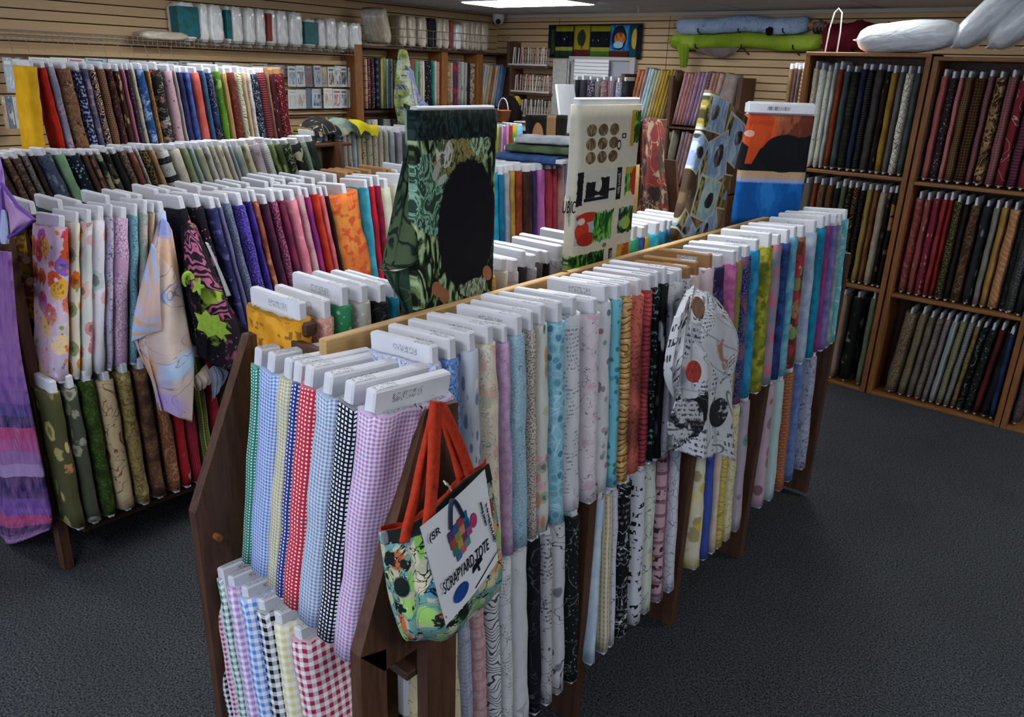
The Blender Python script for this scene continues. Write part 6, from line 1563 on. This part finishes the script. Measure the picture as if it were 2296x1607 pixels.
def ctext(tx, u, v, size, rot=0, mat=M_INK, scale=(1, 1), dirv=None):
    ux_ = (dirv or (B0 - A0)).normalized(); vy_ = nrm.cross(ux_); p = cardp(u, v) + nrm * .0062
    mw = Matrix((ux_, vy_, nrm)).transposed().to_4x4(); mw.translation = p; o = text(tx, size, mat, mw @ Matrix.Rotation(rot, 4, 'Z'), None, scale=scale); o.parent = r2; o.matrix_parent_inverse = Matrix.Translation(-Vector(r2.location))
ctext('SCRAPYARD TOTE', .45, .665, .029, 0, scale=(.56, 1.3), dirv=C0 - A0 + (B0 - A0) * .55 - (D0 - A0) * .55 if 0 else (B0 - A0))
ctext('(SR', .12, .13, .022, 0); ctext('sewing pattern', .84, .36, .010, math.radians(-82)); ctext('by the yard', .91, .38, .009, math.radians(-82)); ctext('NORAHLAND', .93, .60, .010, math.radians(-80))
for k, (u, v, c) in enumerate(((.32, .27, '5a3a6c'), (.40, .25, '2c5a8c'), (.48, .23, '9c3c3c'), (.56, .22, '1f6a94'), (.33, .35, 'a0483c'), (.41, .33, '8a8a4c'), (.49, .31, 'c08a5c'), (.57, .30, '2a4a7c'), (.35, .43, '3c7a5c'), (.43, .41, 'b0963c'), (.51, .39, '6c3a5c'), (.59, .38, 'a04c7c'), (.38, .50, '3c6a9c'), (.46, .48, 'b05c6c'), (.54, .46, '4c8a94'))):
    cpatch([(u - .04, v - .04), (u + .04, v - .045), (u + .04, v + .04), (u - .04, v + .045)], plain('patch_' + c, c, .7, .2, .1), 'patch')
cpatch([(u, v) for u, v in [(.68 + .055 * math.cos(t), .33 + .07 * math.sin(t)) for t in [k * math.tau / 12 for k in range(12)]]], plain('pink_spool', 'b03c6c', .7), 'pink_spool')
m = MB(); m.tube([cardp(.38 + .1 * (t - 1) * 1.0 + .05, .2 - .22 * math.sin(t * math.pi / 2)) + nrm * .008 for t in [k / 5 for k in range(11)]], .0035, 6); o = m.build('bag_handle_print', plain('navy_print', '1c2440', .7)); o.parent = r2; o.location = -Vector(r2.location)
cpatch([(u, v) for u, v in [(.30 + .13 * math.cos(t), .84 + .075 * math.sin(t)) for t in [k * math.tau / 14 for k in range(14)]]], plain('blue_tray_print', '1f4a9c', .6, .3, .15), 'blue_picture')
cpatch([(.52, .80), (.54, .74), (.70, .72), (.71, .77)], M_INK, 'small_print'); cpatch([(.6, .70), (.62, .70), (.65, .84), (.62, .84)], M_INK, 'small_print')
cpatch([(.52, .955), (.97, .86), (.97, .868), (.52, .963)], M_INK, 'rule'); 
o = MB().tube([P2(1010, 1092, .09), P2(1000, 1086, .095), P2(995, 1078, .09), P2(1004, 1085, .09), P2(1012, 1100, .09)], .0015, 5).build('safety_pin', M_WIRE); o.parent = r2; o.location = -Vector(r2.location)
# white packet lying inside the open end of the front rack
tag(MB().box((-1.2, 1.05, .35), (-1.16, 1.4, .62), bev=.01).build('fabric_bundle', fab('b4b8c0|w:3c3e46,12,.02')), 'white and black sketch print bundle inside the open end of the front rack', 'fabric bundle')
tag(MB().tube([at(1260, 604, X=-1.36), at(1283, 617, X=-1.33)], .004, 6).build('wooden_pin', M_PINE), 'thin wooden pin lying on the plywood board by the kitchen panel', 'pin')
# the small, half hidden rows of bolts as one object
bpy.context.view_layer.update()
kids = [(c, c.matrix_world.copy()) for r_ in STUFF for c in r_.children_recursive]
for c, mw in kids: c.parent = None; c.matrix_world = mw
for c, mw in kids: c.select_set(False)
with bpy.context.temp_override(active_object=kids[0][0], object=kids[0][0], selected_objects=[c for c, _ in kids], selected_editable_objects=[c for c, _ in kids]): bpy.ops.object.join()
so = kids[0][0]; so.name = 'fabric_bolts'; tag(so, 'many small, half hidden fabric bolts in the far racks and bookcases', 'fabric bolts', kind='stuff')
for r_ in STUFF: bpy.data.objects.remove(r_)
sc_ = bpy.context.scene; sc_.view_settings.view_transform = 'Standard'; sc_.view_settings.look = 'None'; sc_.view_settings.exposure = EXPO; sc_.view_settings.gamma = 1; sc_.view_settings.use_curve_mapping = False
